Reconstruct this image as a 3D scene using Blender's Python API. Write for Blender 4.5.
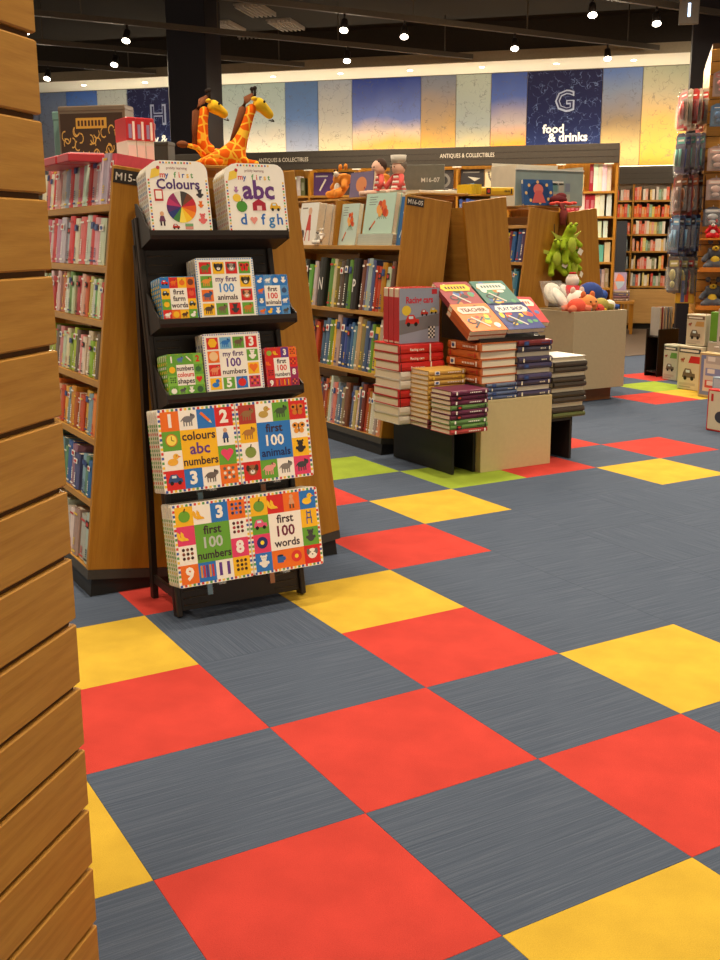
import bpy, math, random
from mathutils import Matrix, Vector
random.seed(7)
S = bpy.context.scene
for o in list(bpy.data.objects): bpy.data.objects.remove(o)
C = S.collection
PI = math.pi

# ------------------------------------------------------------------ camera
# world axes follow the carpet grid: X = right/back, Y = left/back, tiles are 0.5 m
FPX, PITCH, ROLL, CAMH, HEAD = 1052.778, 0.2246701, -0.0048177, 1.26585, math.pi / 2 - 1.0422379
cam = bpy.data.cameras.new('camera'); camo = bpy.data.objects.new('camera', cam); C.objects.link(camo)
cam.sensor_fit = 'VERTICAL'; cam.sensor_height = 24.0; cam.lens = FPX / 960 * 24.0
cam.clip_start = 0.05; cam.clip_end = 200
camo.matrix_world = (Matrix.Translation((-1.59404, -2.35628, CAMH)) @ Matrix.Rotation(-HEAD, 4, 'Z')
                     @ Matrix.Rotation(PI / 2 - PITCH, 4, 'X') @ Matrix.Rotation(ROLL, 4, 'Z'))
S.camera = camo
# ------------------------------------------------------------------ world, exposure
wd = bpy.data.worlds.new('world'); S.world = wd; wd.use_nodes = True
wd.node_tree.nodes['Background'].inputs[0].default_value = (1.0, 0.83, 0.62, 1)
wd.node_tree.nodes['Background'].inputs[1].default_value = 0.55
S.view_settings.view_transform = 'Standard'; S.view_settings.look = 'None'
S.view_settings.gamma = 1.0; S.view_settings.use_curve_mapping = False
S.view_settings.exposure = 0.42
SPOT_W = 125.0
SPOT_COL = (1.0, 0.83, 0.60)

# ------------------------------------------------------------------ helpers
def lin(c):
    r = []
    for v in c[:3]:
        v /= 255.0
        r.append(v / 12.92 if v <= .04045 else ((v + .055) / 1.055) ** 2.4)
    return (r[0], r[1], r[2], 1.0)
def new_mat(name, rough=.6, spec=.3, metal=0.0):
    m = bpy.data.materials.new(name); m.use_nodes = True
    b = m.node_tree.nodes['Principled BSDF']
    b.inputs['Roughness'].default_value = rough; b.inputs['Metallic'].default_value = metal
    b.inputs['Specular IOR Level'].default_value = spec
    return m, m.node_tree.nodes, m.node_tree.links, b
def nd(nodes, t, **kw):
    n = nodes.new(t)
    for k, v in kw.items(): setattr(n, k, v)
    return n
def coords(nodes, links, kind='Object', scale=(1, 1, 1)):
    t = nd(nodes, 'ShaderNodeTexCoord'); mp = nd(nodes, 'ShaderNodeMapping'); mp.inputs['Scale'].default_value = scale
    links.new(t.outputs[kind], mp.inputs[0]); return mp.outputs[0]
def ramp(nodes, links, fac, stops):
    r = nd(nodes, 'ShaderNodeValToRGB'); e = r.color_ramp.elements
    while len(e) < len(stops): e.new(.5)
    for el, (p, c) in zip(e, stops): el.position = p; el.color = c
    links.new(fac, r.inputs[0]); return r.outputs[0]
MATS = {}
def plain(name, rgb, rough=.6, var=.06, scale=40, bump=0.0, spec=.3, metal=0.0):
    if name in MATS: return MATS[name]
    m, n, l, b = new_mat(name, rough, spec, metal)
    v = coords(n, l); t = nd(n, 'ShaderNodeTexNoise'); t.inputs['Scale'].default_value = scale; t.inputs['Detail'].default_value = 3
    l.new(v, t.inputs['Vector']); c = lin(rgb)
    lo = tuple(x * (1 - var) for x in c[:3]) + (1,); hi = tuple(min(1, x * (1 + var)) for x in c[:3]) + (1,)
    l.new(ramp(n, l, t.outputs['Fac'], [(.3, lo), (.7, hi)]), b.inputs['Base Color'])
    if bump:
        bp = nd(n, 'ShaderNodeBump'); bp.inputs['Strength'].default_value = bump; bp.inputs['Distance'].default_value = .004
        l.new(t.outputs['Fac'], bp.inputs['Height']); l.new(bp.outputs[0], b.inputs['Normal'])
    MATS[name] = m; return m
def wood(name, a, b_, stretch=(14, 14, 1.1), rough=.42):
    m, n, l, b = new_mat(name, rough, .35)
    v = coords(n, l, 'Object', stretch); t = nd(n, 'ShaderNodeTexNoise'); t.inputs['Scale'].default_value = 2.2; t.inputs['Detail'].default_value = 6
    t.inputs['Distortion'].default_value = .6; l.new(v, t.inputs['Vector'])
    v2 = coords(n, l, 'Object', tuple(s * 5 for s in stretch)); t2 = nd(n, 'ShaderNodeTexNoise'); t2.inputs['Scale'].default_value = 3; l.new(v2, t2.inputs['Vector'])
    mx = nd(n, 'ShaderNodeMath', operation='MULTIPLY_ADD'); l.new(t2.outputs['Fac'], mx.inputs[0]); mx.inputs[1].default_value = .35; l.new(t.outputs['Fac'], mx.inputs[2])
    l.new(ramp(n, l, mx.outputs[0], [(.42, lin(a)), (.85, lin(b_))]), b.inputs['Base Color'])
    bp = nd(n, 'ShaderNodeBump'); bp.inputs['Strength'].default_value = .06; bp.inputs['Distance'].default_value = .002
    l.new(t2.outputs['Fac'], bp.inputs['Height']); l.new(bp.outputs[0], b.inputs['Normal'])
    MATS[name] = m; return m
WOOD = wood('oak_panel', (158, 104, 26), (182, 128, 42))
WOODX = wood('oak_shelf', (160, 110, 42), (188, 138, 60), (1.1, 14, 14))
SLAT = wood('slat_oak', (170, 116, 44), (194, 140, 60), (2.0, 2.0, 30))
WOODFL = wood('cabinet_oak', (186, 142, 84), (205, 160, 98), (1.1, 14, 14))
DARKGREY = plain('dark_grey_laminate', (66, 60, 53), .5)
PLINTH = plain('plinth_grey', (70, 66, 60), .5)
BLACKM = plain('black_metal', (36, 28, 23), .42, spec=.4)
BLACKL = plain('black_laminate', (38, 36, 34), .45)
CREAM = plain('cream_laminate', (196, 178, 132), .5, .03)
GREIGE = plain('greige_laminate', (176, 158, 126), .5, .03)
PAGES = plain('page_edges', (226, 214, 190), .85, .08, 120)
CHROME = plain('chrome', (200, 196, 190), .25, .02, metal=.9)
NAVY = plain('navy_paint', (30, 26, 34), .55)
CEIL = plain('black_ceiling', (50, 44, 38), .9)
RAIL = plain('dark_rail', (84, 76, 66), .6)
WHITEP = plain('white_paint', (236, 230, 214), .7, .02)
CLEAR, _n, _l, _b = new_mat('clear_plastic', .12, .5)
_b.inputs['Base Color'].default_value = (.9, .92, .93, 1); _b.inputs['Alpha'].default_value = .13
def objcol(name, rough):
    m, n, l, b = new_mat(name, rough, .35)
    oi = nd(n, 'ShaderNodeObjectInfo'); v = coords(n, l); t = nd(n, 'ShaderNodeTexNoise'); t.inputs['Scale'].default_value = 9; l.new(v, t.inputs['Vector'])
    mx = nd(n, 'ShaderNodeMix', data_type='RGBA', blend_type='MULTIPLY'); mx.inputs[0].default_value = .25
    l.new(oi.outputs['Color'], mx.inputs[6]); l.new(t.outputs['Fac'], mx.inputs[7]); l.new(mx.outputs[2], b.inputs['Base Color']); return m
COVER = objcol('printed_cover', .38)
PLUSH = objcol('plush_fabric', .95)
m, n, l, b = new_mat('flat_print', .4, .35)
at = nd(n, 'ShaderNodeAttribute', attribute_name='Col'); l.new(at.outputs['Color'], b.inputs['Base Color']); PRINT = m
def emit(name, rgb, k):
    m, n, l, b = new_mat(name); b.inputs['Emission Color'].default_value = lin(rgb); b.inputs['Emission Strength'].default_value = k
    b.inputs['Base Color'].default_value = lin(rgb); return m
LAMP = emit('lamp_lens', (255, 240, 214), 12)
WASHM = emit('added_wash_glow', (255, 236, 200), 6)  # glow for the added, unseen uplight bar
BLUEL = emit('sign_light', (190, 220, 255), 3)

class MB:
    def __init__(s): s.v = []; s.f = []; s.mi = []; s.m = 0; s.sm = []; s.smooth = False
    def add(s, vs, fs):
        o = len(s.v); s.v += [tuple(p) for p in vs]
        for f in fs: s.f.append([o + i for i in f]); s.mi.append(s.m); s.sm.append(s.smooth)
        return s
    def box(s, x0, x1, y0, y1, z0, z1):
        return s.add([(x0, y0, z0), (x1, y0, z0), (x1, y1, z0), (x0, y1, z0), (x0, y0, z1), (x1, y0, z1), (x1, y1, z1), (x0, y1, z1)],
                     [(0, 3, 2, 1), (4, 5, 6, 7), (0, 1, 5, 4), (1, 2, 6, 5), (2, 3, 7, 6), (3, 0, 4, 7)])
    def bbox(s, x0, x1, y0, y1, z0, z1, c=.003):       # box with chamfered vertical and top edges
        def ring(i, z): return [(x0 + i + c, y0 + i, z), (x1 - i - c, y0 + i, z), (x1 - i, y0 + i + c, z), (x1 - i, y1 - i - c, z), (x1 - i - c, y1 - i, z), (x0 + i + c, y1 - i, z), (x0 + i, y1 - i - c, z), (x0 + i, y0 + i + c, z)]
        vs = ring(c, z0) + ring(0, z0 + c) + ring(0, z1 - c) + ring(c, z1)
        fs = [list(range(7, -1, -1)), list(range(24, 32))]
        for k in range(3):
            for i in range(8): fs.append((k * 8 + i, k * 8 + (i + 1) % 8, k * 8 + 8 + (i + 1) % 8, k * 8 + 8 + i))
        return s.add(vs, fs)
    def prism_x(s, pts, x0, x1):                        # (y, z) outline swept along x
        n = len(pts); vs = [(x0, y, z) for y, z in pts] + [(x1, y, z) for y, z in pts]
        return s.add(vs, [list(range(n - 1, -1, -1)), list(range(n, 2 * n))] + [(i, (i + 1) % n, n + (i + 1) % n, n + i) for i in range(n)])
    def prism_y(s, pts, y0, y1):                        # (x, z) outline, counter-clockwise seen from -y
        n = len(pts); vs = [(x, y0, z) for x, z in pts] + [(x, y1, z) for x, z in pts]
        return s.add(vs, [list(range(n)), list(range(2 * n - 1, n - 1, -1))] + [(i, n + i, n + (i + 1) % n, (i + 1) % n) for i in range(n)])
    def prism_z(s, pts, z0, z1):
        n = len(pts); vs = [(x, y, z0) for x, y in pts] + [(x, y, z1) for x, y in pts]
        return s.add(vs, [list(range(n - 1, -1, -1)), list(range(n, 2 * n))] + [(i, (i + 1) % n, n + (i + 1) % n, n + i) for i in range(n)])
    def tube(s, pts, r, k=8, caps=True):
        rs = r if isinstance(r, (list, tuple)) else [r] * len(pts)
        pts = [Vector(p) for p in pts]; vs = []; fs = []
        for i, p in enumerate(pts):
            d = (pts[min(i + 1, len(pts) - 1)] - pts[max(i - 1, 0)]).normalized()
            a = d.cross(Vector((0, 0, 1)) if abs(d.z) < .9 else Vector((1, 0, 0))).normalized(); b = d.cross(a)
            for j in range(k):
                t = 2 * PI * j / k; vs.append(p + (a * math.cos(t) + b * math.sin(t)) * rs[i])
        for i in range(len(pts) - 1):
            for j in range(k): fs.append((i * k + j, i * k + (j + 1) % k, (i + 1) * k + (j + 1) % k, (i + 1) * k + j))
        if caps: fs += [list(range(k))[::-1], list(range((len(pts) - 1) * k, len(pts) * k))]
        sm = s.smooth; s.smooth = True; s.add(vs, fs); s.smooth = sm; return s
    def ball(s, c, r, k=14, h=9):
        rx, ry, rz = r if isinstance(r, (list, tuple)) else (r, r, r)
        vs = [(c[0], c[1], c[2] - rz)]; fs = []
        for i in range(1, h):
            t = -PI / 2 + PI * i / h
            for j in range(k): a = 2 * PI * j / k; vs.append((c[0] + rx * math.cos(t) * math.cos(a), c[1] + ry * math.cos(t) * math.sin(a), c[2] + rz * math.sin(t)))
        vs.append((c[0], c[1], c[2] + rz)); L = len(vs) - 1
        for j in range(k): fs.append((0, 1 + (j + 1) % k, 1 + j)); fs.append((L, L - k + j, L - k + (j + 1) % k))
        for i in range(h - 2):
            for j in range(k): fs.append((1 + i * k + j, 1 + i * k + (j + 1) % k, 1 + (i + 1) * k + (j + 1) % k, 1 + (i + 1) * k + j))
        sm = s.smooth; s.smooth = True; s.add(vs, fs); s.smooth = sm; return s
    def mesh(s, name, mats):
        me = bpy.data.meshes.new(name); me.from_pydata(s.v, [], s.f)
        for mm in (mats if isinstance(mats, (list, tuple)) else [mats]): me.materials.append(mm)
        me.polygons.foreach_set('material_index', s.mi); me.polygons.foreach_set('use_smooth', s.sm); me.update(); return me
    def build(s, name, mats, parent=None, M=None, color=None):
        return put(name, s.mesh(name, mats), parent, M, color)
def put(name, me, parent=None, M=None, color=None):
    o = bpy.data.objects.new(name, me); C.objects.link(o)
    if parent is not None: o.parent = parent
    if M is not None: o.matrix_basis = M
    if color is not None: o.color = lin(color)
    return o
def tag(o, label, cat, group=None, kind=None):
    if label: o['label'] = label
    if cat: o['category'] = cat
    if group: o['group'] = group
    if kind: o['kind'] = kind
    return o
def thing(name, label, cat, M=None, group=None):
    o = bpy.data.objects.new(name, None); C.objects.link(o); o.empty_display_size = .05
    if M is not None: o.matrix_basis = M
    return tag(o, label, cat, group)
def struct(o): o['kind'] = 'structure'; return o
def copy_tree(o, M=None, parent=None, label=None):
    c = o.copy(); C.objects.link(c)
    if parent is not None: c.parent = parent
    if M is not None: c.matrix_basis = M
    if label: c['label'] = label
    for ch in o.children: copy_tree(ch, None, c)
    return c
def FR(o, x, y, z):
    return Matrix(((x[0], y[0], z[0], o[0]), (x[1], y[1], z[1], o[1]), (x[2], y[2], z[2], o[2]), (0, 0, 0, 1)))
def T(x, y, z): return Matrix.Translation((x, y, z))
def RX(a): return Matrix.Rotation(math.radians(a), 4, 'X')
def RY(a): return Matrix.Rotation(math.radians(a), 4, 'Y')
def RZ(a): return Matrix.Rotation(math.radians(a), 4, 'Z')
def SC(x, y, z): return Matrix.Diagonal((x, y, z, 1))
ONES = 'zero first second third fourth fifth sixth seventh eighth ninth tenth eleventh twelfth thirteenth fourteenth fifteenth sixteenth seventeenth eighteenth nineteenth'.split()
TENS = {2: 'twenty', 3: 'thirty', 4: 'forty', 5: 'fifty'}
def nth(n):
    if n < 20: return ONES[n]
    t, u = divmod(n, 10)
    return (TENS[t][:-1] + 'ieth') if u == 0 else TENS[t] + '-' + ONES[u]
# ---- flat print: coloured polygons in the plane y = 0 facing -y
_txt = {}
def text_geo(s, bold=0.0):
    k = (s, bold)
    if k not in _txt:
        cu = bpy.data.curves.new('lettering', 'FONT'); cu.body = s; cu.size = 1; cu.resolution_u = 2; cu.offset = bold
        ob = bpy.data.objects.new('lettering', cu); me = ob.to_mesh()
        vs = [(v.co.x, v.co.y) for v in me.vertices]; fs = [list(p.vertices) for p in me.polygons]
        ob.to_mesh_clear(); bpy.data.objects.remove(ob); bpy.data.curves.remove(cu)
        if vs:
            x0 = min(v[0] for v in vs); x1 = max(v[0] for v in vs)
        else: x0 = x1 = 0
        _txt[k] = (vs, fs, x0, x1)
    return _txt[k]
class Print:
    EPS = .0004
    def __init__(s): s.v = []; s.f = []; s.c = []
    def poly(s, pts, c, l=1):
        o = len(s.v); s.v += [(u, -s.EPS * l, v) for u, v in pts]; s.f.append(list(range(o, o + len(pts)))); s.c.append(lin(c)); return s
    def rect(s, u0, v0, u1, v1, c, l=1): return s.poly([(u0, v0), (u1, v0), (u1, v1), (u0, v1)], c, l)
    def ell(s, u, v, ru, rv, c, l=2, k=14, a0=0, a1=2 * PI):
        full = a1 - a0 > 6.2; pts = [] if full else [(u, v)]
        for i in range(k if full else k + 1): t = a0 + (a1 - a0) * i / k; pts.append((u + ru * math.cos(t), v + rv * math.sin(t)))
        return s.poly(pts, c, l)
    def line(s, u0, v0, u1, v1, w, c, l=2):
        d = math.hypot(u1 - u0, v1 - v0) or 1; a = -(v1 - v0) / d * w / 2; b = (u1 - u0) / d * w / 2
        return s.poly([(u0 - a, v0 - b), (u1 - a, v1 - b), (u1 + a, v1 + b), (u0 + a, v0 + b)], c, l)
    def text(s, st, u, v, size, c, l=2, w=None, bold=.012, align=.5, rot=False):
        vs, fs, x0, x1 = text_geo(st, bold); sx = size
        if w and (x1 - x0) * size > w: sx = w / (x1 - x0)
        o = len(s.v)
        for x, y in vs:
            a = (x - x0 - align * (x1 - x0)) * sx; b = y * size
            s.v.append((u + (b if rot else a), -s.EPS * l, v + (-a if rot else b)))
        col = lin(c)
        for f in fs: s.f.append([o + i for i in f]); s.c.append(col)
        return s
    def mesh(s, name):
        me = bpy.data.meshes.new(name); me.from_pydata(s.v, [], s.f); me.materials.append(PRINT)
        at = me.color_attributes.new('Col', 'FLOAT_COLOR', 'CORNER'); buf = []
        for f, c in zip(s.f, s.c): buf += list(c) * len(f)
        at.data.foreach_set('color', buf); me.update(); return me
    def build(s, name, parent, M=None): return put(name, s.mesh(name), parent, M)
def icon(P, kind, u, v, s, c, l=2):
    """a small picture about 2s across centred on (u, v)"""
    dk = tuple(int(x * .45) for x in c)
    if kind == 'dot': P.ell(u, v, s * .75, s * .75, c, l)
    elif kind == 'fruit': P.ell(u, v - .1 * s, s * .7, s * .65, c, l); P.line(u, v + .4 * s, u + .15 * s, v + .8 * s, s * .15, (90, 60, 30), l)
    elif kind == 'heart':
        P.ell(u - .36 * s, v + .22 * s, .4 * s, .4 * s, c, l); P.ell(u + .36 * s, v + .22 * s, .4 * s, .4 * s, c, l + .3)
        P.poly([(u, v - .8 * s), (u + .7 * s, v + .05 * s), (u, v + .4 * s), (u - .7 * s, v + .05 * s)], c, l + .6)
    elif kind == 'animal':
        P.ell(u - .05 * s, v, .62 * s, .36 * s, c, l); P.ell(u + .55 * s, v + .28 * s, .3 * s, .28 * s, c, l + .3)
        for k in (-.5, -.2, .15, .4): P.rect(u + (k - .07) * s, v - .75 * s, u + (k + .07) * s, v - .1 * s, c, l + .5)
        P.line(u - .6 * s, v + .1 * s, u - .85 * s, v - .2 * s, .1 * s, c, l); P.ell(u + .62 * s, v + .34 * s, .05 * s, .05 * s, (20, 20, 20), l + 1, 6)
        P.ell(u + .4 * s, v + .5 * s, .1 * s, .16 * s, dk, l + .8, 8)
    elif kind == 'face':
        P.ell(u, v, .65 * s, .62 * s, c, l); P.ell(u - .55 * s, v + .25 * s, .22 * s, .38 * s, dk, l + .4, 10); P.ell(u + .55 * s, v + .25 * s, .22 * s, .38 * s, dk, l + .4, 10)
        P.ell(u, v - .2 * s, .3 * s, .24 * s, (240, 235, 225), l + .6, 10); P.ell(u, v - .1 * s, .1 * s, .08 * s, (30, 25, 25), l + 1, 8)
        for k in (-.25, .25): P.ell(u + k * s, v + .18 * s, .08 * s, .08 * s, (25, 20, 20), l + 1, 8)
    elif kind == 'duck':
        P.ell(u - .1 * s, v - .25 * s, .62 * s, .4 * s, c, l); P.ell(u + .3 * s, v + .35 * s, .34 * s, .32 * s, c, l + .3)
        P.poly([(u + .58 * s, v + .42 * s), (u + .58 * s, v + .2 * s), (u + .92 * s, v + .28 * s)], (235, 120, 30), l + .5); P.ell(u + .38 * s, v + .42 * s, .05 * s, .05 * s, (20, 20, 20), l + 1, 6)
    elif kind == 'butterfly':
        for k in (-1, 1):
            P.ell(u + k * .42 * s, v + .28 * s, .42 * s, .36 * s, c, l); P.ell(u + k * .34 * s, v - .34 * s, .32 * s, .3 * s, c, l + .2); P.ell(u + k * .5 * s, v + .3 * s, .18 * s, .15 * s, (40, 30, 25), l + .6, 8)
        P.ell(u, v, .07 * s, .55 * s, (40, 30, 25), l + 1, 8)
    elif kind == 'banana':
        for d in (-.22, .22):
            pts = [(u + d * s + .75 * s * math.cos(t) - .15 * s, v + .75 * s * math.sin(t) + .1 * s) for t in (2.6, 3.2, 3.8, 4.4, 5.0)] + [(u + d * s + .42 * s * math.cos(t) - .1 * s, v + .5 * s * math.sin(t) + .12 * s) for t in (4.8, 4.2, 3.6, 3.0)]
            P.poly(pts, c, l + d + .3)
    elif kind == 'car':
        P.poly([(u - .85 * s, v - .35 * s), (u + .85 * s, v - .35 * s), (u + .8 * s, v + .1 * s), (u + .45 * s, v + .12 * s), (u + .2 * s, v + .55 * s), (u - .5 * s, v + .55 * s), (u - .75 * s, v + .1 * s)], c, l)
        for k in (-.45, .45): P.ell(u + k * s, v - .4 * s, .22 * s, .22 * s, (30, 28, 28), l + .5, 10)
        P.rect(u - .4 * s, v + .15 * s, u + .12 * s, v + .42 * s, (210, 230, 240), l + .5)
    elif kind == 'dots':
        k = 0
        for a in (-.5, 0, .5):
            for b_ in (-.45, .05, .55): P.ell(u + a * s, v + b_ * s, .19 * s, .19 * s, c if k % 2 else dk, l, 8); k += 1
    elif kind == 'stripes':
        for i, k in enumerate((-.7, -.35, 0, .35, .7)): P.rect(u + (k - .12) * s, v - .7 * s, u + (k + .12) * s, v + .7 * s, [c, (200, 60, 60), (90, 60, 130)][i % 3], l)
    elif kind == 'bear':
        P.ell(u, v - .3 * s, .45 * s, .45 * s, c, l); P.ell(u, v + .35 * s, .36 * s, .34 * s, c, l + .3)
        for k in (-1, 1): P.ell(u + k * .32 * s, v + .62 * s, .14 * s, .14 * s, c, l + .5, 8); P.ell(u + k * .5 * s, v - .2 * s, .16 * s, .2 * s, c, l + .6, 8); P.ell(u + k * .12 * s, v + .4 * s, .05 * s, .05 * s, (30, 30, 30), l + 1, 6)
    elif kind == 'person':
        P.ell(u, v + .55 * s, .25 * s, .27 * s, (220, 170, 130), l); P.poly([(u - .4 * s, v - .35 * s), (u + .4 * s, v - .35 * s), (u + .22 * s, v + .3 * s), (u - .22 * s, v + .3 * s)], c, l + .3)
        for k in (-.2, .2): P.rect(u + (k - .1) * s, v - .85 * s, u + (k + .1) * s, v - .35 * s, dk, l + .5)
    elif kind == 'chair':
        P.rect(u - .3 * s, v - .1 * s, u - .18 * s, v + .8 * s, c, l); P.rect(u + .18 * s, v - .1 * s, u + .3 * s, v + .8 * s, c, l); P.rect(u - .3 * s, v + .45 * s, u + .3 * s, v + .6 * s, c, l + .4)
        P.rect(u - .38 * s, v - .15 * s, u + .38 * s, v, c, l + .5)
        for k in (-.3, .3): P.rect(u + (k - .06) * s, v - .8 * s, u + (k + .06) * s, v - .1 * s, c, l + .2)
    elif kind == 'ring': P.ell(u, v, .7 * s, .7 * s, c, l); P.ell(u, v, .25 * s, .25 * s, (250, 220, 60), l + .6)
    elif kind == 'clock':
        P.ell(u, v, .7 * s, .7 * s, c, l, 18); P.ell(u, v, .58 * s, .58 * s, (250, 225, 90), l + .4, 18); P.line(u, v, u, v + .45 * s, .08 * s, (60, 40, 30), l + .8); P.line(u, v, u + .3 * s, v - .1 * s, .08 * s, (60, 40, 30), l + 1)
    elif kind == 'pencil': P.line(u - .6 * s, v + .6 * s, u + .35 * s, v - .35 * s, .3 * s, c, l); P.poly([(u + .25 * s, v - .5 * s), (u + .48 * s, v - .25 * s), (u + .65 * s, v - .65 * s)], (240, 210, 160), l + .5)
    elif kind == 'hex': P.ell(u, v, .78 * s, .78 * s, c, l, 6)
    elif kind == 'cup': P.rect(u - .4 * s, v - .5 * s, u + .4 * s, v + .35 * s, c, l); P.ell(u, v + .35 * s, .4 * s, .12 * s, dk, l + .4); P.ell(u + .5 * s, v - .05 * s, .2 * s, .25 * s, c, l - .3)
    else: P.text(kind, u, v - .68 * s, 1.95 * s, c, l, w=1.6 * s, bold=.045)
# ---- books
def rounded(w, h, r, seg=4):
    rs = r if isinstance(r, (tuple, list)) else (r, r, r, r)      # bl, br, tr, tl
    pts = []
    for (cx, cy, a, rr) in ((rs[0], rs[0], PI, rs[0]), (w - rs[1], rs[1], 1.5 * PI, rs[1]), (w - rs[2], h - rs[2], 0, rs[2]), (rs[3], h - rs[3], .5 * PI, rs[3])):
        for i in range(seg + 1): t = a + PI / 2 * i / seg; pts.append((cx + rr * math.cos(t), cy + rr * math.sin(t)))
    return pts
def board_book(name, W, H, TH, r, spine_rgb, art=None, edge=PAGES, dotted=None):
    """upright board book: x 0..W, cover plane y = 0, back y = TH; cover slabs + page block + printed front"""
    k = .0022; mb = MB(); o = rounded(W, H, r)
    mb.prism_y(o, 0, k); mb.prism_y(o, TH - k, TH); mb.box(0, .003, k, TH - k, max(.012, H * .05), H - H * .16)
    root = mb.build(name, COVER, color=spine_rgb)
    o2 = [(W * .5 + (x - W * .5) * .985, H * .5 + (z - H * .5) * .985) for x, z in o]
    MB().prism_y(o2, k, TH - k).build('pages', edge, root)
    if dotted:
        P = Print(); n_ = int(H / .017)
        P.rect(0, H * .06, TH, H * .84, dotted[0], 1)
        for i in range(n_):
            z = H * .06 + (i + .1) * H * .78 / n_; P.rect(0, z, TH * .62, z + H * .78 / n_ * .62, dotted[1 + i % (len(dotted) - 1)], 2)
        P.build('spine_print', root, Matrix(((0, 1, 0, 0), (-1, 0, 0, TH), (0, 0, 1, 0), (0, 0, 0, 1))))
    if art: art.build('cover_print', root)
    return root
def unit_book():
    a = MB(); a.box(0, .09, 0, 1, 0, 1); a.box(.91, 1, 0, 1, 0, 1)
    a.prism_z([(0, 0), (.12, -.03), (.5, -.045), (.88, -.03), (1, 0), (.91, .03), (.09, .03)], 0, 1)
    p = MB(); p.box(.09, .91, .03, .97, .012, .985)
    s = MB(); s.m = 0; s.box(0, .12, 0, 1, 0, 1); s.box(.88, 1, 0, 1, 0, 1); s.prism_z([(0, 0), (.25, -.04), (.75, -.04), (1, 0), (.88, .04), (.12, .04)], 0, 1); s.m = 1; s.box(.12, .88, .04, .97, .01, .98)
    return a.mesh('book_cover', COVER), p.mesh('pages', PAGES), s.mesh('small_book', [COVER, PAGES])
UB_C, UB_P, UB_S = unit_book()
def spine_meshes():
    out = []
    for i in range(8):
        P = Print(); P.EPS = .012; rnd = random.Random(i)
        wc = [(250, 245, 235), (40, 36, 34), (240, 205, 60), (245, 240, 230), (200, 50, 45), (250, 246, 240), (235, 225, 200), (60, 70, 120)][i]
        z = .12 + .1 * rnd.random()
        P.rect(.18, .06, .82, .10, wc, 5)
        for k in range(rnd.randint(4, 8)):                       # title characters stacked down the spine
            hh = .03 + .03 * rnd.random()
            P.rect(.38, z, .62, z + hh * .6, wc, 5); z += hh * .6 + .018
        if i % 2: P.rect(.1, .72, .9, .86, wc, 5); P.ell(.5, .79, .25, .045, (200, 60, 50) if i % 4 == 1 else (60, 90, 150), 6, 10)
        else: P.rect(.15, .86, .85, .9, wc, 5)
        out.append(P.mesh('spine_print'))
    return out
SPINES = spine_meshes()
def shelf_book(M, t, d, h, rgb, label, cat='book', group=None, small=False, spine=None, name='book'):
    o = put(name, UB_S if small else UB_C, None, M @ SC(t, d, h), rgb)
    tag(o, label, cat, group)
    if not small:
        put('pages', UB_P, o)
        if spine is not None: put('spine_print', SPINES[spine % 8], o)
    return o
CN = [((200, 50, 45), 'red'), ((225, 105, 45), 'orange'), ((235, 195, 60), 'yellow'), ((90, 140, 60), 'green'), ((60, 100, 170), 'blue'), ((110, 75, 140), 'purple'), ((235, 150, 160), 'pink'),
      ((240, 234, 220), 'white'), ((60, 54, 50), 'black'), ((140, 132, 120), 'grey'), ((120, 78, 50), 'brown'), ((120, 190, 190), 'teal'), ((205, 185, 150), 'beige'), ((40, 50, 90), 'navy')]
def cname(c): return min(CN, key=lambda k: sum((a - b) ** 2 for a, b in zip(k[0], c)))[1]
def book_row(F, x0, x1, yf, z, cols, tr, hr, dr, where, kind='book', group=None, small=False, lean=0, seed=0, gap=.001, spines=True, cat='book', name='book'):
    """fill a shelf from the left (x0) to the right (x1) with upright books, spine to the front"""
    rnd = random.Random(seed); x = x0; i = 0; n = 0
    items = []
    while True:
        t = rnd.uniform(*tr)
        if x + t > x1: break
        items.append((x, t)); x += t + gap + (rnd.random() < .06) * t * .4
    for (x, t) in items:
        c = cols[n % len(cols)] if isinstance(cols, list) else rnd.choice(cols); n += 1
        c = tuple(max(0, min(255, int(v * rnd.uniform(.9, 1.08)))) for v in c)
        h = rnd.uniform(*hr); d = rnd.uniform(*dr)
        if small: FBK.append((F, x, yf + rnd.uniform(0, .012), z, t, d, h, c)); continue
        M = F @ T(x, yf + rnd.uniform(0, .012), z + .0015) @ RX(-.4) @ RY(lean)
        shelf_book(M, t, d, h, c, f'{cname(c)} {kind}, {nth(n)} from left on {where}', cat, group or f'{kind}s on {where}', small, rnd.randint(0, 7) if spines and not small else None, name)
    return n
FBK = []
def flat_book(M, w, d, t, rgb, label, group, spine_side='front', name='book', spine=None):
    """book lying flat; local x right, y back, z up, origin front-left-bottom; spine on the front (-y) or left (-x) side"""
    if spine_side == 'front': L = Matrix(((0, 0, -1, w), (0, 1, 0, 0), (1, 0, 0, 0), (0, 0, 0, 1))); dim = (t, d, w)
    elif spine_side == 'back': L = Matrix(((0, 0, 1, 0), (0, -1, 0, d), (1, 0, 0, 0), (0, 0, 0, 1))); dim = (t, d, w)
    else: L = Matrix(((0, 1, 0, 0), (0, 0, 1, 0), (1, 0, 0, 0), (0, 0, 0, 1))); dim = (t, w, d)
    o = put(name, UB_C, None, M @ L @ SC(*dim), rgb); tag(o, label, 'book', group); put('pages', UB_P, o)
    if spine is not None: put('spine_print', SPINES[spine % 8] if isinstance(spine, int) else spine, o)
    return o
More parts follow.
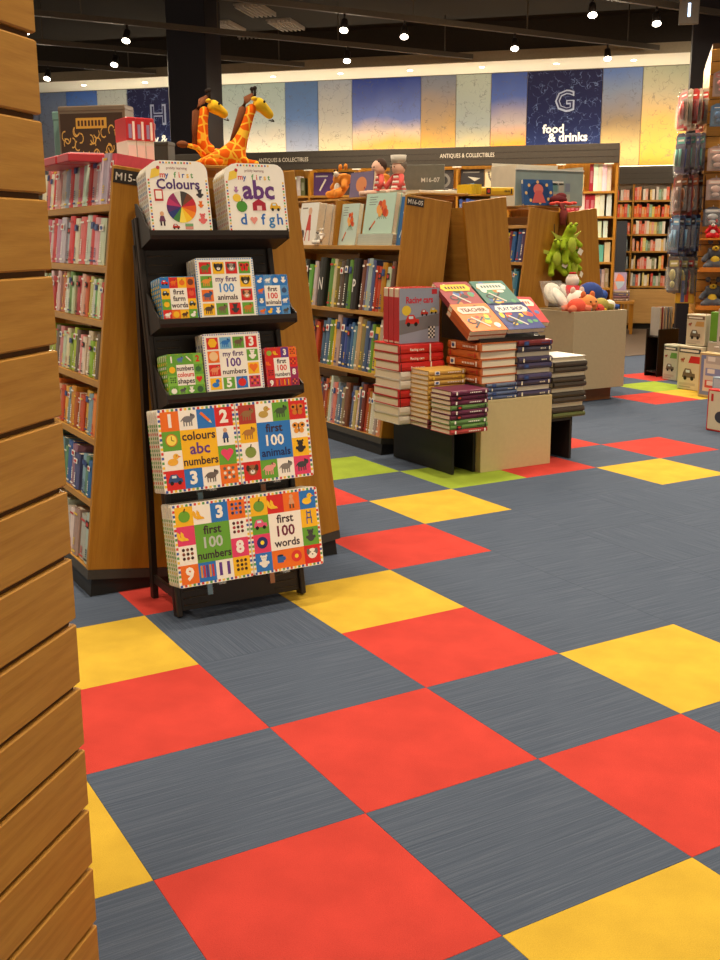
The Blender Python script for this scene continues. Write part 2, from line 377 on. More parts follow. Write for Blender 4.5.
# ------------------------------------------------------------------ frames
A7 = math.radians(7.2); CA, SA = math.cos(A7), math.sin(A7); Q = 2 ** -.5
def GL(cx, y): return FR((cx - .5375, y, .105), (0, -1, 0), (CA, 0, -SA), (SA, 0, CA))
def GR(cx, y): return FR((cx + .5375, y, .105), (0, 1, 0), (-CA, 0, -SA), (-SA, 0, CA))
LA = math.atan(.178)
STAND = FR((-.1675, .915, 0), (1, 0, 0), (0, math.cos(LA), -math.sin(LA)), (0, math.sin(LA), math.cos(LA)))
ANT = FR((6.645, 6.282, 0), (Q, -Q, 0), (Q, Q, 0), (0, 0, 1))
FAR = FR((9.6, 8.6245, 0), (Q, -Q, 0), (Q, Q, 0), (0, 0, 1))
WALL = FR((9.6, 9.2745, 0), (Q, -Q, 0), (Q, Q, 0), (0, 0, 1))

#==STRUCTURE==
# ------------------------------------------------------------------ floor of carpet tiles
def carpet(name, rgb, stripe=None):
    m, n, l, b = new_mat(name, .95, .1)
    v = coords(n, l); t = nd(n, 'ShaderNodeTexNoise'); t.inputs['Scale'].default_value = 7; t.inputs['Detail'].default_value = 6; l.new(v, t.inputs['Vector'])
    f = nd(n, 'ShaderNodeTexNoise'); f.inputs['Scale'].default_value = 420; l.new(v, f.inputs['Vector'])
    c = lin(rgb)
    if stripe:
        sv = coords(n, l, 'Object', (3, 230, 1)); st = nd(n, 'ShaderNodeTexNoise'); st.inputs['Scale'].default_value = 1.0; st.inputs['Detail'].default_value = 3; st.inputs['Roughness'].default_value = .7
        l.new(sv, st.inputs['Vector'])
        col = ramp(n, l, st.outputs['Fac'], [(.34, lin(stripe[0])), (.5, c), (.66, lin(stripe[1]))])
    else: col = ramp(n, l, t.outputs['Fac'], [(.3, tuple(x * .88 for x in c[:3]) + (1,)), (.7, tuple(min(1, x * 1.1) for x in c[:3]) + (1,))])
    mx = nd(n, 'ShaderNodeMix', data_type='RGBA', blend_type='MULTIPLY'); mx.inputs[0].default_value = .35
    l.new(col, mx.inputs[6]); l.new(f.outputs['Fac'], mx.inputs[7]); l.new(mx.outputs[2], b.inputs['Base Color'])
    bp = nd(n, 'ShaderNodeBump'); bp.inputs['Strength'].default_value = .35; bp.inputs['Distance'].default_value = .003
    l.new((st if stripe else f).outputs['Fac'], bp.inputs['Height']); l.new(bp.outputs[0], b.inputs['Normal'])
    return m
CBLUE = carpet('blue_carpet', (80, 91, 111), ((70, 81, 101), (92, 102, 121)))
CRED = carpet('red_carpet', (196, 66, 58)); CYEL = carpet('yellow_carpet', (210, 174, 62)); CGRN = carpet('green_carpet', (150, 172, 60))
fl = MB().box(-6, 16, -6, 6.18, -.15, -.005).build('floor', CBLUE); struct(fl); fl['label'] = 'blue carpet tile floor with scattered red, yellow and green squares'
tm = {k: MB().bbox(-.2498, .2498, -.2498, .2498, -.005, 0, .0006).mesh('carpet_tile', mt) for k, mt in dict(b=CBLUE, r=CRED, y=CYEL, g=CGRN).items()}
CELLS = {(0, -1): 'r', (-1, 0): 'r', (-2, 0): 'y', (-3, 1): 'r', (-4, 2): 'y', (-5, 1): 'r', (-5, 3): 'g', (-6, 2): 'g', (-5, 4): 'r', (-4, 5): 'y', (-5, 6): 'r', (-6, 5): 'r',
         (1, 0): 'r', (0, 1): 'y', (2, -1): 'y', (1, -2): 'r', (0, -3): 'y', (-1, -2): 'r', (-2, -2): 'y', (-3, -1): 'r', (-8, 9): 'r', (-9, 10): 'g', (-8, 10): 'y', (-10, 11): 'r', (3, -4): 'r', (2, 2): 'r'}
camf = camo.matrix_world.inverted()
for i in range(-14, 6):
    for j in range(-6, 20):
        if -.5 * (i + 1) > 5.9: continue
        ok = False
        for a in (0, 1):
            for b_ in (0, 1):
                p = camf @ Vector((.5 * (j + b_), -.5 * (i + a), 0))
                if p.z < -.3:
                    u = 360 + FPX * p.x / -p.z; v = 480 - FPX * p.y / -p.z
                    ok = ok or (-60 < u < 790 and 330 < v < 1040)
        if not ok: continue
        k = CELLS.get((i, j), 'b')
        put('carpet_tile', tm[k], fl, T(.5 * (j + .5), -.5 * (i + .5), 0) @ RZ(90 if (i, j) in ((-2, -1), (-2, 3), (-1, 4), (-4, 0), (1, 2), (-3, 4), (-7, 5), (-2, 5)) else 0))
fw = MB().box(-6, 20, 6.18, 22, -.15, 0).build('floor_walkway', plain('brown_vinyl', (92, 78, 66), .7)); struct(fw); fw['label'] = 'plain brown vinyl floor beyond the carpet'
# ------------------------------------------------------------------ ceiling, back wall, soffit
ce = MB().box(-10, 22, -8, 24, 4.1, 4.25).build('ceiling', CEIL); struct(ce); ce['label'] = 'black painted open ceiling with rails and lamps'
wb = MB().box(-14, 9, .02, .2, 0, 4.1).build('wall_back', plain('back_wall_paint', (150, 142, 130), .8), None, WALL); struct(wb); wb['label'] = 'back wall covered with blue and orange map mural panels'
def mural(name, stops, lines):
    m, n, l, b = new_mat(name, .6, .2)
    g = coords(n, l, 'Generated'); sp = nd(n, 'ShaderNodeSeparateXYZ'); l.new(g, sp.inputs[0])
    w = nd(n, 'ShaderNodeTexNoise'); w.inputs['Scale'].default_value = 1.6; v = coords(n, l); l.new(v, w.inputs['Vector'])
    ad = nd(n, 'ShaderNodeMath', operation='MULTIPLY_ADD'); l.new(w.outputs['Fac'], ad.inputs[0]); ad.inputs[1].default_value = .3; l.new(sp.outputs[2], ad.inputs[2])
    sb = nd(n, 'ShaderNodeMath', operation='SUBTRACT'); l.new(ad.outputs[0], sb.inputs[0]); sb.inputs[1].default_value = .15
    col = ramp(n, l, sb.outputs[0], [(p, lin(c)) for p, c in stops])
    vo = nd(n, 'ShaderNodeTexVoronoi', feature='DISTANCE_TO_EDGE'); vo.inputs['Scale'].default_value = 7; vo.inputs['Randomness'].default_value = 1
    dv = nd(n, 'ShaderNodeTexNoise'); dv.inputs['Scale'].default_value = 9; l.new(v, dv.inputs['Vector'])
    vm = nd(n, 'ShaderNodeVectorMath', operation='MULTIPLY_ADD'); l.new(dv.outputs['Color'], vm.inputs[0]); vm.inputs[1].default_value = (.25, .25, .25); l.new(v, vm.inputs[2]); l.new(vm.outputs[0], vo.inputs['Vector'])
    lf = ramp(n, l, vo.outputs['Distance'], [(.012, (1, 1, 1, 1)), (.03, (0, 0, 0, 1))])
    mk = ramp(n, l, dv.outputs['Fac'], [(.45, (0, 0, 0, 1)), (.55, (1, 1, 1, 1))]); ml = nd(n, 'ShaderNodeMath', operation='MULTIPLY'); l.new(lf, ml.inputs[0]); l.new(mk, ml.inputs[1])
    sc = nd(n, 'ShaderNodeMath', operation='MULTIPLY'); l.new(ml.outputs[0], sc.inputs[0]); sc.inputs[1].default_value = .55
    mx = nd(n, 'ShaderNodeMix', data_type='RGBA'); l.new(sc.outputs[0], mx.inputs[0]); l.new(col, mx.inputs[6]); mx.inputs[7].default_value = lin(lines)
    l.new(mx.outputs[2], b.inputs['Base Color']); return m
EDG = [-9.86, -9.307, -8.802, -8.252, -7.727, -6.64, -6.115, -5.086, -4.56, -4.026, -2.969, -2.445, -1.93, -1.408, -.349, .202, .85, 1.4, 2.4]
GREY_, BLUE_, PALE_, NAVY_, ORNG_ = (104, 122, 160), (60, 100, 185), (170, 180, 182), (26, 32, 74), (225, 160, 62)
ST = [[(0, (150, 150, 160)), (1, GREY_)], [(0, (150, 150, 160)), (1, GREY_)], [(0, (130, 160, 205)), (1, BLUE_)], [(0, (205, 200, 190)), (1, (172, 180, 184))], [(0, (40, 58, 110)), (.5, NAVY_), (1, (28, 28, 66))],
      [(0, (190, 180, 160)), (1, PALE_)], [(.25, (225, 205, 180)), (.6, PALE_), (1, (158, 176, 180))], [(.2, (170, 170, 180)), (.6, (92, 120, 172)), (1, (82, 110, 160))], [(.2, (215, 195, 150)), (.6, (180, 176, 170)), (1, (140, 150, 172))],
      [(.3, (232, 170, 90)), (.45, (215, 190, 170)), (.6, (110, 125, 185)), (1, (44, 62, 140))], [(.25, (226, 168, 74)), (.55, (178, 146, 104)), (.85, (128, 128, 140)), (1, (110, 120, 145))], [(.2, (214, 190, 130)), (.5, (150, 158, 160)), (1, (166, 176, 170))],
      [(.28, (236, 160, 66)), (.5, (180, 165, 165)), (.75, (80, 100, 170)), (1, (60, 80, 150))], [(0, (40, 58, 110)), (.5, NAVY_), (1, (28, 28, 66))], [(.2, (200, 170, 110)), (.5, (140, 120, 96)), (.8, (120, 132, 160)), (1, (90, 115, 175))],
      [(.1, (222, 160, 66)), (.45, (220, 172, 98)), (.75, (182, 172, 146)), (1, (160, 164, 146))], [(0, BLUE_), (1, GREY_)], [(0, PALE_), (1, GREY_)]]
for k in range(len(EDG) - 1):
    dark = ST[k][-1][1][0] < 40
    mm = mural('map_mural_%d' % k, ST[k], (120, 140, 190) if dark else (92, 92, 96))
    pn = MB().bbox(EDG[k] + .004, EDG[k + 1] - .004, 0, .02, 2.2, 3.6, .002).build('mural_panel', mm, wb)
    if k == 4:
        P = Print()
        P.text('H', -7.2, 3.06, .42, (150, 158, 190), 4, bold=.03); P.text('H', -7.2, 3.075, .38, (32, 36, 80), 6, bold=-.012)
        P.text('family &', -7.60, 2.78, .165, (245, 245, 240), 4, bold=.03, align=0); P.text('& relationships'[2:], -7.60, 2.655, .165, (245, 245, 240), 4, bold=.03, align=0); P.build('lettering', pn)
    if k == 13:
        P = Print()
        P.text('G', -.87, 3.05, .40, (160, 170, 200), 4, bold=.03); P.text('G', -.87, 3.06, .38, (32, 36, 80), 6, bold=-.012)
        P.text('food', -1.175, 2.755, .165, (245, 245, 240), 4, bold=.03, align=0); P.text('& drinks', -1.09, 2.635, .165, (245, 245, 240), 4, bold=.03, align=0); P.build('lettering', pn)
so = MB().box(-14, 9, -1.05, 0, 3.61, 3.7).build('trim_1', WHITEP, None, WALL); struct(so); so['label'] = 'white soffit running along the top of the mural wall'
so2 = MB().box(-14, 9, -1.09, -1.05, 3.60, 3.73).build('trim_2', plain('soffit_edge', (150, 138, 116), .7), None, WALL); struct(so2); so2['label'] = 'grey front edge of the white soffit'
so3 = MB().box(-14, 9, -1.06, -1.0, 3.73, 4.1).build('trim_3', CEIL, None, WALL); struct(so3); so3['label'] = 'black bulkhead above the white soffit'
for k in range(11):
    x = -9.2 + k * 1.03
    MB().tube([(x, -.55, 3.612), (x, -.55, 3.606)], .035, 12).build('recessed_lamp', LAMP, so)
# ------------------------------------------------------------------ pillars
def pillar(x0, yoff, S_, label, z1=4.1):
    c = MB(); c.bbox(x0, x0 + S_, yoff, yoff + S_, 0, z1, .01); o = c.build('pillar', NAVY, None, FR((6.8, 6.8, 0), (Q, -Q, 0), (Q, Q, 0), (0, 0, 1))); struct(o); o['label'] = label
pillar(-5.09, 0, .5, 'dark navy square pillar behind the toy giraffes'); 
pillar(.967, .7, .5, 'dark navy square pillar behind the hanging toy packs')
# ------------------------------------------------------------------ ceiling rails, grilles, spotlights
def track(y, x0, x1, label):
    mb = MB().box(x0, x1, y - .025, y + .025, 3.6, 3.66)
    r = thing('light_track', label, 'light track', T(0, 0, 0)); mb.build('rail', RAIL, r)
    x = x0 + .4
    while x < x1: MB().tube([(x, y, 3.66), (x, y, 4.1)], .008, 6).build('hanger', RAIL, r); x += 1.6
TR = [-2.1, -.45, 1.2, 2.87, 4.53, 6.2, 8.07, 9.76, 11.42, 13.0]
SPOTS = {6.2: [6.11, 6.99], 8.07: [4.33, 5.09, 6.62, 8.07], 9.76: [1.42, 2.51, 5.33], 11.42: [2.90], 13.0: [2.46]}
for k, y in enumerate(TR): track(y, -3.2, min(9.5, 17.0 - y), f'dark ceiling light track, {nth(k + 1)} counted from the camera')
sp = MB(); sp.tube([(0, 0, .02), (0, 0, -.11)], [.036, .047], 14); SPB = sp.mesh('lamp_body', BLACKM)
SPL = MB().tube([(0, 0, -.104), (0, 0, -.112)], .044, 14).mesh('lens', LAMP)
SPY = MB().tube([(0, 0, .08), (0, 0, .02)], .012, 8).mesh('bracket', BLACKM)
def spot(x, y, label, aim=None, w=1.0, cone=118):
    d = (Vector(aim) - Vector((x, y, 3.52))).normalized() if aim else Vector((0, 0, -1))
    rot = d.to_track_quat('-Z', 'Y').to_matrix().to_4x4()
    r = thing('track_spotlight', label, 'spotlight', T(x, y, 3.52), 'spotlights on the ceiling tracks')
    put('bracket', SPY, r); b_ = put('lamp_body', SPB, r, rot); put('lens', SPL, b_)
    L = bpy.data.lights.new('lamp_light', 'SPOT'); L.energy = SPOT_W * w; L.spot_size = math.radians(cone); L.spot_blend = .9; L.shadow_soft_size = .12; L.color = SPOT_COL
    lo = bpy.data.objects.new('lamp_light', L); C.objects.link(lo); lo.parent = b_; lo.matrix_basis = T(0, 0, -.12)
for y, xs in SPOTS.items():
    for q_, x in enumerate(xs): spot(x, y, f'lit black spotlight, {nth(q_ + 1)} from the left on the {nth(TR.index(y) + 1)} ceiling track', (x - 1.3, y - 1.7, 0), 1.6, 150)
for y in (-2.1, -.45, 1.2, 2.87, 4.53):
    for q_, x in enumerate((-2.2, -.3, 1.6, 3.5, 5.4)):
        spot(x, y, f'lit black spotlight, {nth(q_ + 1)} from the left on the {nth(TR.index(y) + 1)} ceiling track', None, 1.0)
spot(8.7, 6.2, 'added spotlight brightening the far paperback bookcase', (9.75, 8.6, 1.2), 1.3)  # extra lamp, added to brighten the dim far bookcase
for q_, (x, y) in enumerate(((2.6, 6.2), (4.3, 6.2), (5.3, 4.9))): spot(x, y, f'added spotlight brightening the antiques bookcase, {nth(q_ + 1)} from the left', (x + 1.6, y + 1.6, 1.2), 1.0)  # lamps added to lift the dark front of the antiques shelves
GRL = plain('pale_grille', (170, 160, 150), .6)
for k, (x, y) in enumerate([(4.55, 11.7), (5.35, 12.45), (4.45, 10.55), (5.2, 11.2), (5.95, 11.95), (3.8, 11.0)]):
    g = thing('ceiling_grille', f'pale ceiling air grille, {nth(k + 1)} of the rows by the pillar', 'grille', T(x, y, 4.05) @ RZ(45), 'ceiling air grilles')
    MB().box(-.32, .32, -.17, .17, .03, .05).build('backing', GRL, g)
    for q_ in range(6): MB().box(-.32, .32, -.17 + q_ * .06, -.15 + q_ * .06, 0, .03).build('slat', GRL, g)
hs = thing('hanging_sign', 'small grey hanging ceiling sign with a glowing strip', 'sign', T(7.25, 6.0, 3.42) @ RZ(-45))
MB().bbox(-.1, .1, -.03, .03, 0, .24, .006).build('casing', plain('sign_grey', (120, 116, 110), .5), hs); MB().box(-.012, .012, -.034, -.029, .07, .2).build('light_strip', BLUEL, hs)
MB().tube([(0, 0, .24), (0, 0, .68)], .01, 6).build('rod', RAIL, hs)
dt = MB().bbox(0, 3.4, -.09, .09, 3.92, 4.08, .03).build('air_duct', plain('duct_dark', (52, 46, 40), .7), None, T(4.2, 9.0, 0) @ RZ(-30)); tag(dt, 'dark rectangular air duct under the ceiling', 'air duct')
for q_ in range(4): MB().box(.3 + q_ * .9, .34 + q_ * .9, -.1, .1, 3.91, 4.095).build('duct_strap', RAIL, dt)

#==FIXTURES==
# ------------------------------------------------------------------ slat-clad columns (45 degrees to the carpet)
def slat_column(M, w, d, z1, pitch, label, lo=.01):
    """local x along the face seen, y away from it; origin at the front right corner"""
    r = thing('slatwall_column', label, 'column', M)
    MB().box(-w + .008, -.008, .008, d - .008, 0, z1).build('core', plain('slat_core', (92, 60, 28), .7), r)
    mb = MB(); mb.bbox(-w, 0, 0, d, 0, pitch - .0075, .0022); me = mb.mesh('board', SLAT)
    z = lo; k = 0
    while z + pitch < z1 + .001: put('board', me, r, T(0, 0, z)); z += pitch; k += 1
    return r
# near column: its face runs along (1,1), facing (1,-1)
slat_column(FR((-1.230, -.934, 0), (Q, Q, 0), (-Q, Q, 0), (0, 0, 1)), .95, .8, 3.2, .0969, 'tall wooden column of horizontal boards close by on the left', .0655)

# ------------------------------------------------------------------ leaning shelf units (two back to back make a gondola)
def gondola_unit(M, sgn, L, shelves, label, code=None, topb=None, D=.32, H=1.424, bays=(.82, 1.62)):
    r = thing('bookcase', label, 'bookcase', M); e = .022
    def xr(a, b_): return (min(sgn * a, sgn * b_), max(sgn * a, sgn * b_))
    MB().bbox(*xr(0, e), 0, D, 0, H, .002).build('end_panel', WOOD, r); MB().bbox(*xr(L - e, L), 0, D, 0, H, .002).build('end_panel', WOOD, r)
    MB().box(*xr(e, L - e), D - .012, D, 0, H - .03).build('back_panel', WOODX, r)
    for z in shelves: MB().bbox(*xr(e, L - e), .004, D - .012, z - .026, z, .002).build('shelf', WOODX, r)
    for b_ in bays: MB().box(*xr(b_, b_ + .02), .20, D - .012, .01, H - .03).build('upright', WOOD, r)
    zf = -.105 / CA; zb = (D * SA - .105) / CA
    MB().prism_x([(.002, -.035), (D, -.035), (D, 0), (.002, 0)], *xr(.0, L)).build('skirting', PLINTH, r); MB().prism_x([(.02, (.02 * SA - .105) / CA), (D, zb), (D, -.03), (.02, -.03)], *xr(.012, L - .012)).build('plinth', BLACKL, r)
    if code:
        P = Print(); P.rect(-.012, H - .058, .108, H - .012, (52, 46, 42), 2); P.text(code, .048, H - .048, .036, (235, 230, 220), 4, w=.104, bold=.01)
        P.build('shelf_code', r, Matrix(((0, sgn, 0, sgn * -.002), (1, 0, 0, 0), (0, 0, 1, 0), (0, 0, 0, 1))) if sgn > 0 else Matrix(((0, -1, 0, .002), (1, 0, 0, .012), (0, 0, 1, 0), (0, 0, 0, 1))))
    return r
SH15 = [.004, .251, .475, .683, .896, 1.085, 1.296]; SH16 = [.004, .37, .74, 1.135]; SH17 = [.004, .35, .67, .98, 1.28]
G15L, G15R, G16L, G16R, G17L, G17R = GL(-.074, 1.28), GR(-.105, 1.28), GL(2.1775, 2.93), GR(2.1775, 2.93), GL(4.455, 4.6), GR(4.455, 4.6)
gondola_unit(G15L, -1, 2.4, SH15, 'wooden leaning bookcase of pink and white baby books behind the black stand', 'M15-05', D=.32)
gondola_unit(G15R, 1, 2.4, SH16, 'wooden bookcase end panel right of the black display stand')
g16 = gondola_unit(G16L, -1, 2.4, SH16, 'wooden leaning bookcase with encyclopedias and mint books on top', 'M16-05')
gondola_unit(G16R, 1, 2.4, SH16, 'wooden bookcase end panel right of the M16-05 panel')
gondola_unit(G17L, -1, 2.4, SH17, 'wooden bookcase with blue and yellow books left of the green plush toys')
gondola_unit(G17R, 1, 2.4, SH17, 'wooden bookcase end panel right of the green plush toys')
MB().bbox(-.85, -.83, .004, .305, 1.136, 1.42, .002).build('upright', WOOD, g16)
for cx, y, nm in ((-.105, 1.28, 'under the toy giraffes'), (2.1775, 2.93, 'bridging the M16-05 bookcases'), (4.455, 4.6, 'bridging the bookcases with green plush toys')):
    hw = .17 if cx > 1 and cx < 3 else .3
    tb = MB().bbox(cx - hw, cx + hw, y + .13, y + 2.38, 1.524, 1.536, .002).build('top_board', WOODX); tag(tb, 'thin wooden top board ' + nm, 'board')
    for q_ in (.25, 1.2, 2.2):
        MB().box(cx - .15, cx + .15, y + q_, y + q_ + .03, 1.5, 1.524).build('batten', WOODX, tb)

# ------------------------------------------------------------------ baby books, left face of the first gondola
PK = [(236, 226, 220), (228, 120, 130), (240, 232, 226), (214, 70, 74), (238, 178, 182), (232, 222, 214), (196, 196, 214), (226, 90, 96)]
GP = [(206, 210, 150), (232, 226, 210), (120, 170, 90), (236, 228, 214), (216, 80, 76), (236, 190, 170), (228, 214, 190), (220, 120, 90)]
YG = [(226, 222, 190), (150, 180, 60), (196, 206, 70), (120, 110, 90), (226, 160, 150), (230, 222, 200)]
OR_ = [(150, 160, 180), (226, 150, 60), (210, 110, 50), (230, 180, 150), (200, 90, 50), (236, 170, 70)]
BL_ = [(120, 150, 130), (70, 110, 170), (160, 120, 140), (90, 100, 130), (140, 170, 190)]
WG = [(206, 214, 196), (230, 226, 216), (200, 150, 150), (180, 206, 180)]
WHERE = 'shelf of the baby bookcase'
for k, (si, pal, tr, hr) in enumerate([(6, PK, (.04, .075), (.14, .185)), (5, PK, (.05, .07), (.155, .178)), (4, GP, (.028, .045), (.13, .16)), (3, YG, (.03, .05), (.13, .165)), (2, OR_, (.035, .055), (.13, .16)), (1, BL_, (.035, .06), (.13, .17)), (0, WG, (.05, .08), (.15, .19))]):
    book_row(G15L, [-1.0, -.95, -.9, -.8, -.75, -.7, -.65][k], -.03, .012, SH15[si], pal, tr, hr, (.13, .17), f'the {nth(k + 1)} {WHERE}', 'boxed baby book', seed=30 + k, gap=.003, cat='boxed book', name='boxed_book')
# shrink-wrapped boxes on the top board
def gift_box(M, w, d, h, rgb, label, art=None, band=None, lid=.86):
    o = MB().bbox(0, w, 0, d, 0, h * (lid + .08), .003).build('gift_box', COVER, None, M, rgb); tag(o, label, 'box', 'boxes on top of the baby bookcase')
    MB().bbox(-.002, w + .002, -.002, d + .002, h * lid, h, .003).build('lid', COVER, o, None, band or rgb)
    if art: art.build('box_print', o, T(0, -.003, 0))
    return o
P = Print(); P.rect(.012, .012, .358, .168, (58, 40, 26), 1)
rr = random.Random(3)
for k in range(26):
    u, v = rr.uniform(.03, .34), rr.uniform(.025, .12); a = rr.random() * 5
    for q_ in range(5): t0 = a + q_ * .7; t1 = t0 + .7; P.line(u + .016 * math.cos(t0), v + .014 * math.sin(t0), u + .016 * math.cos(t1), v + .014 * math.sin(t1), .004, (200, 160, 80), 2 + k * .02)
P.rect(.1, .125, .27, .155, (196, 150, 60), 3); [P.rect(.11 + k * .019, .132, .122 + k * .019, .148, (70, 40, 20), 4) for k in range(8)]
TB = FR((-.40, 0, 1.536), (0, -1, 0), (1, 0, 0), (0, 0, 1))      # facing -X on the first top board: x = -Y
BB = FR((-.385, 2.12, 1.536), (.743, -.669, 0), (.669, .743, 0), (0, 0, 1))
gift_box(BB @ SC(.78, 1, 1.36), .37, .09, .18, (120, 104, 86), 'large brown box with gold swirls on top of the baby bookcase', P, None, .975)
gift_box(BB @ T(-.05, .05, 0), .09, .10, .245, (120, 160, 150), 'pale teal box left of the brown gold-swirled box')
gift_box(BB @ T(.29, .06, 0), .06, .10, .20, (176, 44, 50), 'dark red box right of the brown gold-swirled box')
gift_box(BB @ T(.36, .06, 0), .08, .08, .12, (60, 60, 56), 'small dark green box between the red boxes')
for k in range(3):
    P = Print(); P.rect(.003, .01, .032, .075, (236, 200, 200), 1); P.rect(.006, .10, .018, .15, (150, 130, 170), 1); P.rect(.021, .095, .03, .16, (240, 220, 214), 1)
    gift_box(T(-.275 + k * .0365, 1.60 + .006 * k, 1.536), .0355, .13, .175, (240, 226, 220), f'red and white book pack, {["left", "middle", "right"][k]} one of three beside the giraffes', P, (206, 44, 52), .52)
for k, (x, w, z) in enumerate(((-2.02, .40, 0), (-1.60, .15, 0))):
    o = MB().bbox(0, w, -.14, 0, 0, .028, .003).build('gift_box', COVER, None, TB @ T(x, 0.0, z), (206, 60, 70)); tag(o, ['flat red patterned pack lying below the brown box', 'flat red pack lying below the standing red packs'][k], 'box'); MB().bbox(.01, w - .01, -.13, -.01, .028, .032, .001).build('lid', COVER, o, None, (232, 180, 186))

# ------------------------------------------------------------------ black display stand
sd = thing('display_stand', 'black metal five-tier display stand full of board books', 'display stand', STAND)
mb = MB(); mb.bbox(-.2475, .2475, 0, .012, .02, 1.36, .002); mb.build('back_plate', BLACKM, sd)
for x in (-.2475, .2275): MB().bbox(x, x + .02, -.014, .03, 0.004, 1.36, .003).build('side_post', BLACKM, sd)
for x in (-.2475, .2275):
    def wl(Y, z): return ((Y - .915) * math.cos(LA) - z * math.sin(LA), (Y - .915) * math.sin(LA) + z * math.cos(LA))
    MB().prism_x([wl(1.15, 0), wl(1.18, 0), wl(1.18, 1.25), wl(1.15, 1.25)], x, x + .02).build('rear_leg', BLACKM, sd)
    MB().prism_x([wl(.95, .06), wl(1.16, .06), wl(1.16, .09), wl(.95, .09)], x + .004, x + .016).build('side_brace', BLACKM, sd)
SLOT = plain('slot_edge', (70, 60, 50), .4)
sl = MB(); sl.bbox(0, .085, -.004, .001, 0, .005, .0015); SLM = sl.mesh('slot', SLOT)
for zz in (.035, .06, .085, .405, .425, .715, .735, .92, .945, .97, .995, 1.17, 1.2, 1.23, 1.255):
    for x in (-.215, .13): put('slot', SLM, sd, T(x, 0, zz))
def tray(z, w0=-.236, w1=.262):
    t = MB(); t.prism_x([(-.118, z), (-.112, z - .012), (0, z - .03), (0, z - .024), (-.108, z - .004), (-.113, z + .016), (-.118, z + .016)], w0, w1)
    o = t.build('tray', BLACKM, sd)
    for x in (w0 - .004, w1): MB().prism_x([(-.118, z - .012), (0, z - .03), (0, z + .125), (-.02, z + .12), (-.06, z + .085), (-.085, z + .045), (-.118, z + .02)], x, x + .004).build('tray_side', BLACKM, o)
for z in (.744, .993, 1.282): tray(z)
for z in (.112, .43):
    for x in (-.13, .11):
        c = MB().prism_x([(-.13, z), (-.13, z + .012), (-.126, z + .012), (-.126, z + .003), (0, z + .003), (0, z - .05), (-.004, z - .05), (-.004, z)], x, x + .025); c.build('clip', CLEAR, sd)
        P = Print(); P.rect(0, 0, .018, .04, (150, 190, 210) if x < 0 else (214, 150, 110)); P.build('price_tag', sd, T(x + .003, -.006, z - .05))
W_, R_, O_, Y_, G_, B_, K_ = (246, 242, 232), (214, 44, 40), (236, 116, 36), (246, 190, 36), (104, 166, 56), (46, 120, 200), (226, 66, 110)
def dots_border(P, W, H, r, bg, cols, n, l=1):
    P.rect(0, 0, W, H, bg, l) if r < .001 else P.poly(rounded(W, H, r), bg, l)
    d = W / n * .56
    for i in range(n):
        x = (i + .25) * W / n; c = cols[i % len(cols)]
        P.rect(x, .0015, x + d, .0015 + d, c, l + .6); P.rect(x, H - .0015 - d, x + d, H - .0015, c, l + .6)
    m_ = int(n * H / W)
    for i in range(1, m_ - 1):
        z = (i + .25) * H / m_; c = cols[(i + 1) % len(cols)]
        P.rect(.0015, z, .0015 + d, z + d, c, l + .6); P.rect(W - .0015 - d, z, W - .0015, z + d, c, l + .6)
def grid_art(W, H, cells, center, lines, mb_=.035, gap=0.0, bg=W_, bcols=((60, 90, 170), (214, 60, 50), (240, 200, 60), (90, 160, 90)), n=18, cen=(1, 1, 3, 3)):
    """4 x 4 picture squares round a titled centre block; cells listed from the top left, row by row"""
    P = Print(); dots_border(P, W, H, min(.012, W * .05), bg, bcols, n); m_ = W * mb_; cw = (W - 2 * m_) / 4; ch = (H - 2 * m_) / 4
    for i, c in enumerate(cells):
        if c is None: continue
        cx, cy = i % 4, 3 - i // 4; u0, v0 = m_ + cx * cw + gap, m_ + cy * ch + gap
        P.rect(u0, v0, u0 + cw - 2 * gap, v0 + ch - 2 * gap, c[0], 2); icon(P, c[1], u0 + cw / 2 - gap, v0 + ch / 2 - gap + ch * .04, min(cw, ch) * .47, c[2], 3)
    u0, v0, u1, v1 = m_ + cen[0] * cw, m_ + cen[1] * ch, m_ + cen[2] * cw, m_ + cen[3] * ch
    P.rect(u0 + gap, v0 + gap, u1 - gap, v1 - gap, center, 3)
    tot = sum(b_ for _, _, b_ in lines) + .25; un = (v1 - v0) / tot; v = v1 - un * .1
    for (s_, c, big) in lines:
        v -= un * big; P.text(s_, (u0 + u1) / 2, v + un * big * .16, un * big * 1.08, c, 4, w=(u1 - u0) * .96, bold=.022)
    return P
DK = (60, 40, 50); PU = (100, 60, 140)
A_T4a = grid_art(.275, .278, [(O_, '1', W_), (W_, 'animal', (120, 120, 125)), (B_, 'pencil', O_), (R_, '2', W_), (G_, 'clock', (200, 120, 40)), None, None, (W_, 'person', (60, 90, 150)), (W_, 'duck', (240, 180, 60)), None, None, (G_, 'heart', (230, 70, 110)), (R_, 'car', (50, 80, 130)), (B_, '3', W_), (W_, 'animal', (110, 100, 95)), (O_, 'dots', (240, 230, 210))], Y_, [('colours', DK, 1.0), ('abc', PU, 1.35), ('numbers', DK, .95)])
A_T4b = grid_art(.275, .278, [((176, 60, 50), 'animal', (150, 110, 70)), (W_, 'duck', (190, 160, 80)), (G_, 'animal', (70, 90, 60)), (R_, 'butterfly', (210, 120, 40)), (Y_, 'animal', (176, 120, 60)), None, None, (W_, 'butterfly', (230, 150, 50)), (W_, 'fruit', (130, 150, 70)), None, None, (Y_, 'bear', (50, 45, 45)), (R_, 'face', (150, 100, 60)), (G_, 'animal', (232, 160, 150)), (W_, 'animal', (130, 125, 120)), (K_, 'animal', (70, 70, 72))], B_, [('first', DK, 1.0), ('100', W_, 1.3), ('animals', (30, 40, 90), .95)])
